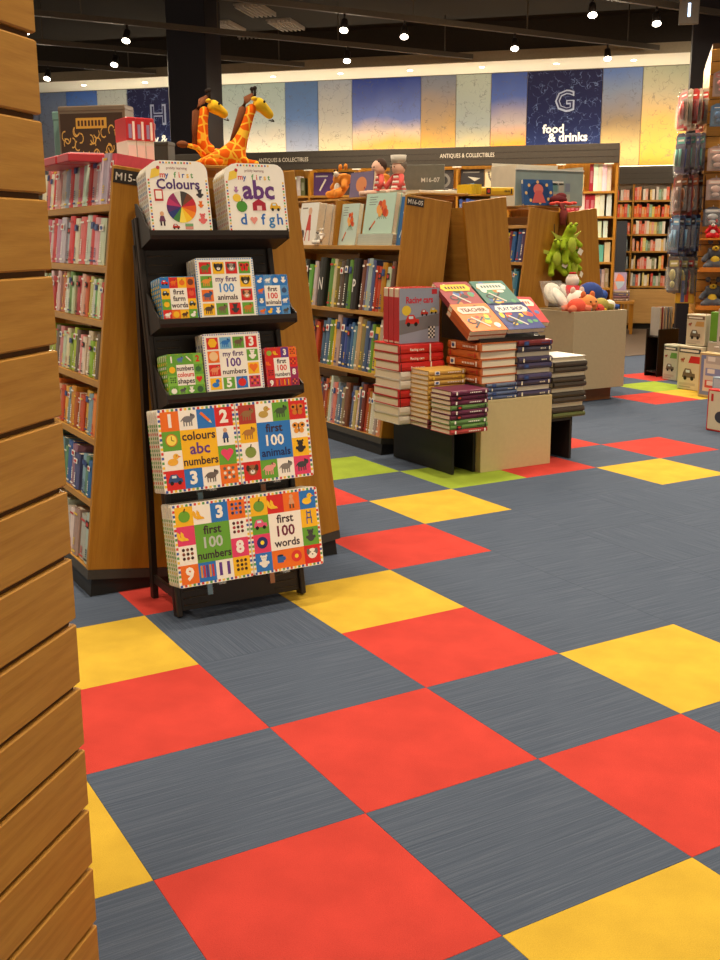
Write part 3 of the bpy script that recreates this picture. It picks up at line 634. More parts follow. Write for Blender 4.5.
A_T5a = grid_art(.27, .278, [(Y_, 'fruit', (110, 170, 50)), (W_, 'banana', (240, 180, 40)), (B_, '3', W_), (O_, 'dots', (80, 120, 200)), (K_, 'banana', (248, 200, 50)), None, None, (W_, 'dots', (170, 50, 60)), (W_, 'dots', (130, 70, 50)), None, None, (K_, '8', W_), (O_, '9', W_), (B_, 'stripes', (220, 150, 60)), (W_, '11', PU), (Y_, 'dots', (120, 80, 40))], G_, [('first', DK, 1.0), ('100', (190, 200, 190), 1.3), ('numbers', DK, .95)])
A_T5b = grid_art(.27, .278, [(Y_, 'fruit', (110, 160, 60)), (R_, 'banana', (248, 200, 50)), (O_, 'person', (220, 160, 120)), (B_, 'duck', (248, 200, 50)), (G_, 'car', (226, 90, 130)), None, None, (Y_, 'chair', (40, 80, 160)), (K_, 'ring', (40, 50, 110)), None, None, (G_, 'bear', (70, 70, 70)), (B_, 'bear', (240, 236, 226)), (O_, 'cup', (50, 100, 170)), (O_, 'ring', (220, 60, 50)), (R_, 'face', (240, 236, 228))], W_, [('first', DK, 1.0), ('100', (110, 30, 60), 1.3), ('words', DK, .95)])
A_T2a = grid_art(.125, .146, [(B_, 'car', R_), (R_, 'animal', O_), (Y_, 'fruit', O_), (O_, 'dot', (120, 60, 40)), (Y_, 'car', (60, 60, 60)), None, None, (R_, 'fruit', (230, 90, 60)), (G_, 'fruit', Y_), None, None, (Y_, 'car', (60, 70, 60)), (R_, 'animal', W_), (O_, 'dot', Y_), (Y_, 'animal', (90, 60, 40)), (G_, 'duck', W_)], W_, [('first', DK, 1), ('farm', DK, 1), ('words', DK, 1)], n=20, mb_=.02, bg=(80, 150, 200))
A_T2b = grid_art(.212, .205, [(R_, 'animal', (90, 130, 60)), (Y_, 'face', (70, 60, 60)), (R_, 'face', (160, 150, 140)), (G_, 'butterfly', R_), (G_, 'animal', (230, 150, 60)), None, None, (Y_, 'face', (90, 80, 60)), (O_, 'animal', (70, 90, 130)), None, None, (R_, 'face', (210, 150, 110)), (Y_, 'animal', (90, 70, 50)), (G_, 'animal', (120, 100, 80)), (R_, 'bear', (60, 60, 62)), (G_, 'animal', (200, 120, 50))], W_, [('my first', (90, 60, 110), .8), ('100', (70, 140, 210), 1.3), ('animals', DK, .8)], bcols=((60, 140, 210),), gap=.003, n=26, mb_=.05)
A_T2c = grid_art(.125, .146, [(B_, 'duck', W_), ((90, 150, 210), 'animal', W_), (B_, 'fruit', W_), (B_, 'bear', W_), (B_, 'animal', O_), None, None, ((90, 150, 210), 'fruit', (60, 80, 120)), (B_, 'face', W_), None, None, (B_, 'animal', W_), ((90, 150, 210), 'animal', O_), (B_, 'duck', Y_), (B_, 'bear', W_), ((90, 150, 210), 'animal', (80, 80, 80))], W_, [('first', DK, 1), ('100', R_, 1.25), ('animals', DK, .9)], n=20, mb_=.02, bg=(70, 130, 190))
A_T3a = grid_art(.128, .142, [(G_, '1', W_), (G_, 'animal', (90, 120, 190)), (G_, 'pencil', W_), ((130, 190, 70), '2', R_), (G_, 'dot', Y_), None, None, (G_, 'fruit', (60, 110, 60)), ((130, 190, 70), 'dots', (80, 120, 60)), None, None, ((130, 190, 70), 'heart', R_), (G_, 'fruit', W_), ((130, 190, 70), 'animal', (90, 90, 90)), (G_, 'bear', W_), (G_, 'dot', (60, 90, 60))], W_, [('numbers', DK, .95), ('colours', R_, .95), ('shapes', DK, 1)], n=20, mb_=.02, bg=(130, 190, 60))
A_T3b = grid_art(.212, .202, [(R_, 'hex', Y_), ((120, 180, 220), 'animal', B_), (G_, 'animal', (110, 90, 70)), (R_, '3', W_), (O_, 'dot', (240, 200, 150)), None, None, (G_, 'bear', W_), (R_, 'animal', (230, 140, 100)), None, None, (Y_, 'heart', O_), (Y_, 'duck', B_), (G_, '5', W_), (B_, 'fruit', R_), ((200, 60, 100), 'dots', O_)], W_, [('my first', (90, 60, 110), .8), ('100', PU, 1.3), ('numbers', DK, .8)], bcols=(PU, (60, 120, 190)), gap=.003, n=26, mb_=.05)
A_T3c = grid_art(.125, .145, [(R_, 'fruit', (150, 180, 60)), (R_, 'banana', Y_), (PU, '3', W_), (O_, 'dots', R_), (R_, 'banana', O_), None, None, (R_, 'dots', O_), (R_, 'dots', (120, 40, 60)), None, None, ((150, 40, 90), '8', W_), ((176, 40, 60), '9', W_), (R_, 'stripes', O_), (R_, 'stripes', Y_), ((150, 40, 90), 'dots', O_)], W_, [('first', DK, 1), ('100', R_, 1.25), ('numbers', DK, .9)], n=20, mb_=.02, bg=(190, 44, 60))
def title_art(W, H, kind):
    P = Print(); P.poly(rounded(W, H, (.006, .006, .035, .05)), (246, 242, 234), 1)
    cols = [(214, 60, 50), (60, 90, 170), (240, 190, 50), (90, 160, 90)]
    for i in range(17):
        z = .008 + i * (H - .065) / 17; P.rect(.004, z, .010, z + .006, cols[i % 4], 2); P.rect(W - .010, z, W - .004, z + .006, cols[(i + 2) % 4], 2)
    for i in range(11): x = .05 + i * (W - .10) / 11; P.rect(x, H - .010, x + .006, H - .004, cols[i % 4], 2)
    P.text('priddy learning', W * .5, H - .028, .012, (150, 110, 110), 3, w=W * .5); P.ell(W * .2, H - .024, .006, .006, (190, 60, 70), 3)
    x = W * .26
    for i, ch in enumerate('my first'):
        if ch != ' ': P.text(ch, x + i * W * .068, H - .055, .026, cols[i % 4], 3, bold=.02)
    P.poly([(.012, H - .06), (.045, H - .05), (.05, H - .02), (.02, H - .03)], (240, 206, 80), 2.5)
    if kind == 'c':
        P.text('Colours', W * .5, H - .092, .046, (84, 56, 116), 3, w=W * .72, bold=.025)
        wc = [(70, 66, 64), (120, 70, 50), (190, 40, 60), (224, 90, 40), (240, 140, 40), (248, 200, 50), (250, 226, 90), (70, 130, 70), (50, 60, 120), (90, 50, 110), (190, 60, 110), (150, 50, 100), (226, 222, 214)]
        for i, c in enumerate(wc): P.ell(W * .52, H * .36, W * .24, W * .24, c, 3, 4, PI / 2 - (i + 1) * 2 * PI / 13, PI / 2 - i * 2 * PI / 13)
        P.rect(W * .1, H * .44, W * .24, H * .6, (200, 60, 60), 3); P.rect(W * .12, H * .47, W * .22, H * .58, W_, 4)
        icon(P, 'person', W * .19, H * .2, W * .13, (110, 60, 90), 3); icon(P, 'bear', W * .84, H * .55, W * .09, (60, 56, 60), 3); icon(P, 'bear', W * .84, H * .40, W * .07, O_, 3)
        icon(P, 'bear', W * .85, H * .2, W * .11, (226, 110, 110), 3); icon(P, 'car', W * .4, H * .09, W * .07, (190, 50, 40), 3); P.rect(W * .55, H * .05, W * .68, H * .13, (226, 150, 140), 3); P.rect(W * .55, H * .09, W * .68, H * .13, (120, 170, 120), 4)
    else:
        P.text('abc', W * .54, H - .118, .088, (104, 62, 128), 3, w=W * .62, bold=.03)
        icon(P, 'fruit', W * .24, H * .39, W * .13, (80, 150, 60), 3)
        P.poly([(W * .42, H * .32), (W * .64, H * .32), (W * .64, H * .43), (W * .53, H * .49), (W * .42, H * .43)], (170, 40, 60), 3); P.rect(W * .49, H * .32, W * .57, H * .39, (240, 200, 200), 4)
        icon(P, 'car', W * .8, H * .38, W * .11, (220, 170, 40), 3)
        for ch, u, c in zip('d*fgh', (.25, .42, .58, .72, .86), ((50, 110, 190), (0, 0, 0), (50, 110, 190), (60, 130, 190), (50, 110, 190))):
            if ch != '*': P.text(ch, W * u, H * .12, .052, c, 3, bold=.02)
        icon(P, 'heart', W * .42, H * .18, W * .08, (230, 150, 140), 3); icon(P, 'bear', W * .17, H * .62, W * .06, (180, 130, 180), 3); P.ell(W * .17, H * .5, W * .07, W * .06, (240, 200, 70), 3)
    return P
def tier_stack(name, x, z, W, H, th, n, art, rgb, what, w_front, r, edge=PAGES, step=.001, dotted=None):
    root = None; step = th * .22 + .001; th = th * .78
    for k in range(n):
        M = STAND @ T(x, -w_front + k * (th + step), z)
        lab = f'{what}, ' + ('front copy' if k == 0 else f'{nth(k + 1)} copy back')
        if root is None: root = board_book(name, W, H, th, r, rgb, art, edge, dotted); root.matrix_basis = M; tag(root, lab, 'book', what + ' copies')
        else: copy_tree(root, M, None, lab)
tier_stack('board_book', -.268, .119, .27, .278, .02, 5, A_T5a, (236, 232, 222), 'green first 100 numbers board book', .122, .007, dotted=((226, 220, 200), (80, 150, 50), (110, 170, 60), (200, 180, 70)))
tier_stack('board_book', .004, .119, .27, .278, .02, 5, A_T5b, (236, 232, 222), 'white-centred first 100 words board book', .122, .007)
tier_stack('board_book', -.284, .437, .275, .278, .02, 5, A_T4a, (236, 232, 222), 'yellow colours abc numbers board book', .122, .007, dotted=((226, 216, 190), (80, 150, 50), (206, 70, 50), (70, 140, 60)))
tier_stack('board_book', -.006, .437, .275, .278, .02, 5, A_T4b, (236, 232, 222), 'blue first 100 animals large board book', .122, .007)
tier_stack('board_book', -.226, .752, .128, .142, .017, 5, A_T3a, (130, 180, 60), 'green numbers colours shapes board book', .104, .008, dotted=((120, 180, 60), (240, 236, 226), (240, 200, 70)))
tier_stack('board_book', -.093, .752, .212, .202, .022, 3, A_T3b, (220, 210, 200), 'white my first 100 numbers board book', .108, .006, dotted=((206, 204, 198), (110, 110, 150), (170, 170, 170)))
tier_stack('board_book', .132, .752, .125, .145, .017, 4, A_T3c, (180, 50, 60), 'red first 100 numbers small board book', .104, .008)
tier_stack('board_book', -.220, 1.002, .125, .146, .017, 5, A_T2a, (90, 150, 200), 'blue and yellow first farm words board book', .104, .008, dotted=((80, 150, 200), (244, 200, 60), (244, 200, 60)))
tier_stack('board_book', -.091, 1.002, .212, .205, .02, 4, A_T2b, (210, 206, 200), 'white my first 100 animals board book', .108, .006, dotted=((206, 204, 198), (100, 130, 170), (170, 170, 170)))
tier_stack('board_book', .124, 1.002, .125, .146, .017, 4, A_T2c, (80, 130, 190), 'blue first 100 animals small board book', .104, .008)
tier_stack('board_book', -.228, 1.291, .215, .236, .015, 6, title_art(.215, .236, 'c'), (238, 232, 222), 'white my first Colours board book with colour wheel', .106, (.006, .006, .035, .05), dotted=((240, 234, 224), (206, 190, 160), (214, 150, 140), (150, 170, 190)))
tier_stack('board_book', .046, 1.291, .225, .234, .014, 7, title_art(.225, .234, 'a'), (238, 232, 222), 'white my first abc board book with purple letters', .110, (.006, .006, .035, .05), dotted=((240, 234, 224), (230, 200, 110), (214, 150, 140), (200, 190, 170)))

# ------------------------------------------------------------------ plush toys
def skin(name, nodes, edges, mat_, parent=None, M=None, color=None, sub=2):
    me = bpy.data.meshes.new(name); keys = list(nodes); me.from_pydata([nodes[k][0] for k in keys], [(keys.index(a), keys.index(b_)) for a, b_ in edges], [])
    me.materials.append(mat_); o = put(name, me, parent, M, color)
    sv = me.skin_vertices if len(me.skin_vertices) else None
    md = o.modifiers.new('skin', 'SKIN')
    if not len(me.skin_vertices):
        lay = me.attributes  # skin layer is created with the modifier
    sl_ = me.skin_vertices[0].data if len(me.skin_vertices) else None
    if sl_ is None:
        import bmesh
        bm = bmesh.new(); bm.from_mesh(me); ly = bm.verts.layers.skin.verify(); bm.verts.ensure_lookup_table()
        for i, k in enumerate(keys):
            r = nodes[k][1]; bm.verts[i][ly].radius = r if isinstance(r, tuple) else (r, r); bm.verts[i][ly].use_root = (i == 0)
        bm.to_mesh(me); bm.free()
    else:
        for i, k in enumerate(keys):
            r = nodes[k][1]; sl_[i].radius = r if isinstance(r, tuple) else (r, r); sl_[i].use_root = (i == 0)
    md.use_smooth_shade = True; sb = o.modifiers.new('subdivision', 'SUBSURF'); sb.levels = sub; sb.render_levels = sub
    return o
mg, n, l, b = new_mat('giraffe_plush', .95, .1)
v = coords(n, l); vo = nd(n, 'ShaderNodeTexVoronoi', feature='DISTANCE_TO_EDGE'); vo.inputs['Scale'].default_value = 30; vo.inputs['Randomness'].default_value = .8; l.new(v, vo.inputs['Vector'])
l.new(ramp(n, l, vo.outputs['Distance'], [(.06, lin((244, 190, 60))), (.11, lin((230, 100, 22)))]), b.inputs['Base Color'])
GYEL = plain('giraffe_head_plush', (232, 190, 40), .95, .05); MANE = plain('mane_brown', (118, 66, 36), .95); DARKB = plain('plush_dark', (40, 30, 26), .8)
def giraffe(M, label, k, bodyx):
    r = thing('plush_giraffe', label, 'plush toy', M, 'plush giraffes on the top board')
    nk = [(.055, .088), (.078, .14), (.10, .20), (.123, .235)] if not k else [(.088, .08), (.090, .135), (.094, .195), (.110, .235)]
    N = dict(hip=((-.09 + bodyx, 0, .032), .031), mid=((-.04 + bodyx, 0, .034), .033), chest=((.02 + bodyx, 0, .04), .036), n0=((nk[0][0], 0, nk[0][1]), .032), n1=((nk[1][0], 0, nk[1][1]), .026), n2=((nk[2][0], 0, nk[2][1]), .023), n3=((nk[3][0], 0, nk[3][1]), .021),
             fl=((.05 + bodyx, -.035, .016), .015), fl2=((.10 + bodyx, -.04, .013), .012), fr=((.05 + bodyx, .035, .016), .015), fr2=((.10 + bodyx, .04, .013), .012), bl=((-.11 + bodyx, -.035, .016), .015), bl2=((-.05 + bodyx, -.05, .013), .012), br=((-.11 + bodyx, .035, .016), .015), br2=((-.05 + bodyx, .05, .013), .012))
    skin('body', N, [('hip', 'mid'), ('mid', 'chest'), ('chest', 'n0'), ('n0', 'n1'), ('n1', 'n2'), ('n2', 'n3'), ('chest', 'fl'), ('fl', 'fl2'), ('chest', 'fr'), ('fr', 'fr2'), ('hip', 'bl'), ('bl', 'bl2'), ('hip', 'br'), ('br', 'br2')], mg, r)
    dz = -.012 if k else .004
    hd = skin('head', dict(a=((.12, 0, .243), .026), b=((.145, 0, .235 + dz * .2), .028), c=((.175, 0, .212 - dz * .4), .020), d=((.200, 0, .190 - dz * .7), .018)), [('a', 'b'), ('b', 'c'), ('c', 'd')], GYEL, r)
    mn = MB(); mn.tube([(nk[0][0] - .03, 0, nk[0][1] + .005), (nk[1][0] - .028, 0, nk[1][1] + .012), (nk[2][0] - .026, 0, nk[2][1] + .014), (.092, 0, .25), (.118, 0, .268)], [.008, .013, .015, .014, .008], 8); mn.build('mane', MANE, r)
    for s_ in (-1, 1):
        h = MB(); h.tube([(.122, s_ * .012, .262), (.122, s_ * .013, .287)], .005, 8); h.ball((.122, s_ * .013, .291), .0085, 10, 6); h.build('horn', DARKB, hd)
        MB().ball((.156, s_ * .023, .243), .005, 8, 6).build('eye', DARKB, hd)
        e = MB(); e.ball((.108, s_ * .032, .25), (.009, .02, .008), 10, 6); e.build('ear', GYEL, hd)
    MB().tube([(.192, -.017, .183 - dz * .6), (.205, 0, .178 - dz * .6), (.192, .017, .183 - dz * .6)], .0022, 6).build('mouth', DARKB, hd)
    if k: return          # its tail is tucked underneath
    tl = MB(); tl.tube([(-.11 + bodyx, 0, .04), (-.14 + bodyx, -.01, .066), (-.185 + bodyx, -.02, .074)], [.012, .010, .008], 8); to = tl.build('tail', mg, r)
    MB().ball((-.20 + bodyx, -.02, .075), (.024, .013, .013), 10, 7).build('tail_tuft', MANE, to)
giraffe(T(.075, 1.5, 1.536) , 'yellow plush giraffe with orange patches, the taller-necked one behind the abc books', 0, 0.02)
giraffe(T(-.052, 1.64, 1.5362), 'yellow plush giraffe with orange patches, shorter one behind the Colours books', 1, .165)

# ------------------------------------------------------------------ second gondola: encyclopedias
R1 = [(90, 120, 180), (200, 70, 60), (190, 196, 186), (214, 96, 40), (236, 226, 210), (44, 48, 40), (126, 180, 90), (224, 214, 196), (140, 132, 60), (120, 112, 100), (40, 34, 34), (186, 130, 120), (146, 156, 190), (206, 212, 220), (196, 70, 36), (206, 160, 40), (232, 224, 212)]
R2 = [(70, 100, 140), (90, 110, 150), (120, 160, 60), (230, 200, 60), (200, 160, 150), (46, 70, 130), (60, 90, 150), (50, 76, 140), (70, 110, 170), (130, 150, 170), (196, 176, 130), (150, 130, 90)]
R3 = [(90, 96, 110), (140, 60, 50), (206, 84, 40), (190, 130, 60), (232, 222, 206), (200, 170, 160), (226, 150, 130), (140, 160, 180), (90, 120, 160), (160, 140, 110), (120, 80, 60), (110, 120, 150), (226, 200, 140), (240, 232, 220)]
book_row(G16L, -1.42, -1.0, .012, SH16[2], R1, (.03, .055), (.26, .31), (.17, .19), 'the upper shelf of the far encyclopedia bay', 'hardback book', seed=1)
book_row(G16L, -.86, -.56, .012, SH16[2], [(110, 150, 70), (206, 196, 176), (130, 122, 50), (96, 90, 80), (60, 56, 52)], (.035, .055), (.28, .31), (.17, .19), 'the upper encyclopedia shelf between N and P', 'hardback book', seed=2)
book_row(G16L, -.44, -.03, .012, SH16[2], [(130, 86, 80), (120, 130, 160), (176, 184, 196), (90, 110, 150), (190, 64, 32), (196, 70, 36), (186, 146, 40), (222, 214, 200)], (.03, .05), (.26, .32), (.17, .19), 'the upper encyclopedia shelf right of P', 'hardback book', seed=3)
for x, t, ch, h in ((-.985, .085, 'N', .315), (-.545, .085, 'P', .315)):
    o = shelf_book(G16L @ T(x, .008, SH16[2] + .001), t, .18, h, (44, 44, 38) if ch == 'N' else (40, 34, 34), f'thick dark encyclopedia volume with a white {ch} on its spine', spine=None)
    P = Print(); P.EPS = .014; P.text(ch, .5, .34, .36, (236, 232, 226), 4, bold=.015)
    for v_ in range(len(P.v)): u_, y_, z_ = P.v[v_]; P.v[v_] = (.5 + (u_ - .5) * (h / t) * .72, y_, z_)
    P.build('spine_letter', o)
book_row(G16L, -1.42, -.9, .012, SH16[1], R2[3:] + R3, (.03, .05), (.26, .31), (.17, .19), 'the middle shelf of the far encyclopedia bay', 'hardback book', seed=4)
book_row(G16L, -.87, -.03, .012, SH16[1], R2, (.03, .055), (.25, .33), (.17, .19), 'the middle encyclopedia shelf', 'hardback book', seed=5)
book_row(G16L, -1.42, -.9, .012, SH16[0], R3[4:], (.03, .05), (.24, .28), (.17, .19), 'the bottom shelf of the far encyclopedia bay', 'hardback book', seed=6)
book_row(G16L, -.84, -.03, .012, SH16[0], R3, (.025, .05), (.24, .30), (.17, .19), 'the bottom encyclopedia shelf', 'hardback book', seed=7)
# mint and white picture books shown face out on the top shelf
def mint_art(W, H, bg, flower=(226, 110, 50)):
    P = Print(); P.rect(.003, .003, W - .003, H - .003, bg, 1)
    rr = random.Random(9)
    for k in range(10): P.ell(W * (.62 + rr.uniform(-.16, .16)), H * (.62 + rr.uniform(-.14, .14)), W * .07, W * .07, [flower, (200, 70, 40), (240, 170, 90)][k % 3], 2 + k * .2, 8)
    for k in range(5): P.line(W * .6, H * .5, W * (.45 + k * .08), H * .36, .004, (90, 120, 70), 2)
    P.line(W * .25, H * .12, W * .4, H * .32, .012, (214, 110, 50), 3); P.line(W * .23, H * .10, W * .28, H * .16, .012, (90, 50, 40), 4)
    for k in range(4): P.rect(W * .12, H * (.9 - k * .06), W * (.4 - .05 * (k % 2)), H * (.915 - k * .06), (110, 120, 120), 2)
    return P
def doll_art(W, H):
    P = Print(); P.rect(.003, .003, W - .003, H - .003, (240, 236, 228), 1)
    P.poly([(W * .4, H * .35), (W * .68, H * .35), (W * .6, H * .75), (W * .5, H * .75)], (206, 70, 56), 2); P.ell(W * .55, H * .8, W * .1, W * .1, (226, 180, 150), 3); P.line(W * .45, H * .35, W * .4, H * .1, .012, (206, 70, 56), 3); P.line(W * .62, H * .35, W * .66, H * .1, .012, (206, 70, 56), 3)
    P.ell(W * .25, H * .25, W * .09, H * .12, (70, 60, 70), 3); P.rect(W * .1, H * .86, W * .4, H * .89, (150, 140, 130), 3)
    return P
def face_book(F, x, y, z, W, H, TH, art, rgb, label, group=None, rz=0, tilt=0, name='book', r=.004):
    o = board_book(name, W, H, TH, r, rgb, art); o.matrix_basis = F @ T(x, y, z) @ RZ(rz) @ RX(-tilt); tag(o, label, 'book', group); return o
MN = (190, 220, 206)
for k in range(5): face_book(G16L, -.585, .04, SH16[3] + .001 + k * .0145, .41, .014, .20, None, (196, 206, 196), f'pale mint book lying flat, {nth(k + 1)} from the bottom under the standing mint books', 'flat mint books')
face_book(G16L, -.555, .05, SH16[3] + .075, .345, .245, .035, mint_art(.345, .245, MN), MN, 'mint picture book with orange flowers standing on the flat mint books', tilt=2)
face_book(G16L, -.555, .088, SH16[3] + .075, .345, .245, .035, None, MN, 'mint picture book right behind the front flower book', tilt=2)
face_book(G16L, -.82, .03, SH16[3] + .002, .22, .262, .03, mint_art(.22, .262, (196, 216, 206)), (200, 216, 206), 'narrow mint picture book standing left of the flat mint stack', tilt=2)
face_book(G16L, -.165, .06, SH16[3] + .002, .13, .29, .03, (lambda P: (P.rect(.003, .003, .127, .287, (56, 110, 170), 1), P.line(.03, .05, .1, .22, .008, (200, 220, 230), 2), P.line(.1, .05, .04, .2, .008, (200, 220, 230), 2), P)[-1])(Print()), (60, 110, 170), 'blue picture book standing by the M16-05 end panel', tilt=2)
face_book(G16L, -1.40, .03, SH16[3] + .002, .26, .285, .05, doll_art(.26, .285), (238, 232, 222), 'white picture book with a red figure standing at the left', tilt=2)
for k in range(2): face_book(G16L, -1.40, .085 + k * .055, SH16[3] + .002, .26, .285, .05, None, (232, 226, 214), f'white picture book, {["second", "third"][k]} behind the red figure cover', 'white picture books', tilt=2)
face_book(G16L, -1.75, .03, SH16[3] + .002, .26, .26, .05, doll_art(.26, .26), (230, 190, 170), 'pinkish picture book at the far left of the mint shelf', tilt=2)
face_book(FR((2.02, 0, 1.537), (0, -1, 0), (1, 0, 0), (0, 0, 1)), -3.96, .0, 0, .30, .16, .03, (lambda P: (P.rect(.003, .003, .297, .157, (120, 106, 140), 1), P.ell(.15, .08, .07, .05, (220, 140, 90), 2), P)[-1])(Print()), (110, 96, 130), 'purple-grey picture book standing between the orange plush and the dolls', tilt=6)
def ani_plush(M, label, rgb, k=1.0, belly=(240, 226, 210), ears='round', grp=None, stripes=None):
    r = thing('plush_animal', label, 'plush toy', M @ SC(k, k, k), grp)
    N = dict(b=((0, 0, .07), .062), c=((0, 0, .13), .05), h=((0, -.01, .20), .076), a1=((-.07, -.03, .12), .024), a2=((-.10, -.05, .07), .026), a3=((.07, -.03, .12), .024), a4=((.10, -.05, .07), .026), l1=((-.06, -.06, .035), .032), l2=((-.08, -.12, .032), .034), l3=((.06, -.06, .035), .032), l4=((.08, -.12, .032), .034))
    skin('body', N, [('b', 'c'), ('c', 'h'), ('c', 'a1'), ('a1', 'a2'), ('c', 'a3'), ('a3', 'a4'), ('b', 'l1'), ('l1', 'l2'), ('b', 'l3'), ('l3', 'l4')], PLUSH, r, None, rgb)
    MB().ball((0, -.062, .185), (.03, .025, .022), 10, 7).build('muzzle', PLUSH, r, None, belly); MB().ball((0, -.088, .19), .008, 8, 6).build('nose', DARKB, r); MB().ball((0, -.05, .08), (.04, .025, .045), 10, 8).build('belly', PLUSH, r, None, belly)
    for s_ in (-1, 1):
        MB().ball((s_ * .024, -.062, .215), .008, 8, 6).build('eye', DARKB, r); MB().ball((s_ * .042, 0, .242), (.022, .014, .024) if ears == 'round' else (.014, .01, .05), 10, 7).build('ear', PLUSH, r, None, rgb)
    return r
FX = FR((0, 0, 0), (0, -1, 0), (1, 0, 0), (0, 0, 1))          # local front faces world -X
ani_plush(T(2.10, 4.18, 1.537) @ FX, 'orange plush tiger with cream feet sitting left on the shelf top', (222, 138, 50), .88, grp='orange plush toys')
ani_plush(T(2.22, 3.86, 1.537) @ FX, 'orange plush toy half hidden behind the doll', (222, 138, 50), .8, grp='orange plush toys')
def doll(M, label, hair, k=1.0, hat=False):
    r = thing('rag_doll', label, 'doll', M @ SC(k, k, k), 'rag dolls on the shelf top')
    for z in range(8): MB().tube([(0, 0, .012 + z * .017), (0, 0, .029 + z * .017)], [.06 - z * .0035, .057 - z * .0035], 14).build('stripe', PLUSH, r, None, (216, 84, 78) if z % 2 else (240, 226, 216))
    hd = MB(); hd.ball((0, 0, .185), (.05, .048, .055), 14, 10); hd.build('head', PLUSH, r, None, (236, 190, 168))
    hh = MB(); hh.ball((0, .014, .203), (.053, .047, .048), 14, 9); hh.build('hair', PLUSH, r, None, hair)
    for s_ in (-1, 1):
        MB().tube([(s_ * .045, -.005, .13), (s_ * .085, -.03, .08), (s_ * .09, -.05, .05)], [.02, .017, .016], 8).build('arm', PLUSH, r, None, (216, 90, 84))
        MB().ball((s_ * .018, -.046, .19), .005, 8, 6).build('eye', DARKB, r)
        MB().tube([(s_ * .03, -.04, .02), (s_ * .05, -.12, .018)], .018, 8).build('leg', PLUSH, r, None, (236, 200, 180))
    if hat: MB().tube([(0, 0, .215), (0, 0, .27)], [.05, .056], 12).build('cap', PLUSH, r, None, (206, 200, 190))
doll(T(2.08, 3.68, 1.537) @ FX, 'pink-faced rag doll with dark hair and red striped dress', (70, 52, 44), .95)
doll(T(2.10, 3.47, 1.537) @ FX, 'pink-faced rag doll with pale cap beside the dark-haired doll', (120, 110, 100), .9, True)
ani_plush(G16L @ T(-1.06, .03, SH16[3] + .002), 'small white and grey plush animal in front of the white books', (232, 228, 220), .42, (150, 146, 140))
sg = MB().bbox(0, .36, 0, .02, 0, .20, .003).build('shelf_sign', plain('sign_board_grey', (112, 110, 100), .6), None, FR((2.19, 3.72, 1.537), (.74, -.67, 0), (.67, .74, 0), (0, 0, 1))); tag(sg, 'plain grey sign board with small white code on the M16-05 bookcases', 'sign')
P = Print(); P.text('M16-07', .27, .09, .04, (220, 216, 206), 3); P.build('lettering', sg)
for k, (x, y, w, d, h, c, lb) in enumerate([(2.28, 3.35, .26, .2, .03, (210, 200, 180), 'pale flat book lying in the valley between the M16 panels'), (2.36, 3.34, .18, .18, .04, (120, 114, 108), 'grey box lying left of the yellow books'), (2.02, 3.3, .2, .24, .025, (190, 180, 176), 'grey-white paperback lying behind the M16-05 panel'), (2.05, 3.16, .16, .1, .02, (222, 212, 196), 'small cream booklet lying nearest the M16-05 panel')]):
    flat_book(T(x, y, 1.537) @ RZ(12 * (k - 1)), w, d, h, c, lb, 'loose books on the M16 top board', spine=3 if k == 1 else None)
for k in range(2): shelf_book(T(2.41 + k * .045, 3.12 + k * .01, 1.537), .042, .15, .06, (236, 200, 40), f'bright yellow small book standing, {["left", "right"][k]} of the pair on the M16 top', spine=None)
flat_book(T(2.56, 3.22, 1.537) @ RZ(-6), .24, .16, .05, (240, 190, 40), 'thick yellow book lying beside the yellow pair', None, spine=1)

# ------------------------------------------------------------------ floor display: risers, cube, book stacks
def riser(x0, x1, y0, y1, label):
    r = thing('display_riser', label, 'riser', T(x0, y0, 0)); w, d = x1 - x0, y1 - y0
    for nm, a in (('side_panel', (0, .018, 0, d)), ('side_panel', (w - .018, w, 0, d)), ('back_panel', (.018, w - .018, d - .018, d))): MB().bbox(*a, 0, .232, .002).build(nm, BLACKL, r)
    MB().bbox(0, w, 0, d, .232, .25, .002).build('top', BLACKL, r)
riser(1.69, 1.852, 2.27, 2.87, 'low black riser under the purple and yellow book stacks')
riser(2.362, 2.55, 2.27, 2.87, 'low black riser under the dark book stack on the right')
cb = thing('display_cube', 'cream laminate display cube under the orange and blue book stacks', 'plinth', T(1.856, 2.23, 0))
for nm, a in (('front_panel', (0, .5, 0, .016, 0, .384)), ('side_panel', (0, .016, .016, .5, 0, .384)), ('side_panel', (.484, .5, .016, .5, 0, .384)), ('back_panel', (.016, .484, .484, .5, 0, .384)), ('top', (0, .5, 0, .5, .384, .4))): MB().bbox(*a, .0015).build(nm, CREAM, cb)
def stack(x, y, z, w, d, t, cols, what, side='front', jit=.004, seed=0, spine=2, rots=1.0):
    rnd = random.Random(seed)
    for k, c in enumerate(cols):
        ss = side if isinstance(side, str) else side[k % len(side)]
        flat_book(T(x + rnd.uniform(-jit, jit), y + rnd.uniform(-jit, jit), z) @ T(w / 2, d / 2, 0) @ RZ(rnd.uniform(-rots, rots)) @ T(-w / 2, -d / 2, 0), w, d, t - .0008, c, f'{what}, {nth(k + 1)} from the bottom', what + ' stack', ss, spine=(spine + k % 2) if isinstance(spine, int) else (spine if spine and c[0] > 150 and c[1] < 100 else None))
        z += t
    return z
RC = (206, 46, 44)
P = Print(); P.EPS = .012; P.text('Racing cars', .3, .62, .42, (240, 230, 224), 6, rot=True, bold=.02)
for v_ in range(len(P.v)): u_, y_, z_ = P.v[v_]; P.v[v_] = (u_, y_, .62 + (z_ - .62) * .17)
P.rect(.0, .30, 1, .33, (240, 230, 224), 5); P.rect(0, .985, 1, 1.0, (40, 36, 36), 5); RCS = P.mesh('spine_print')
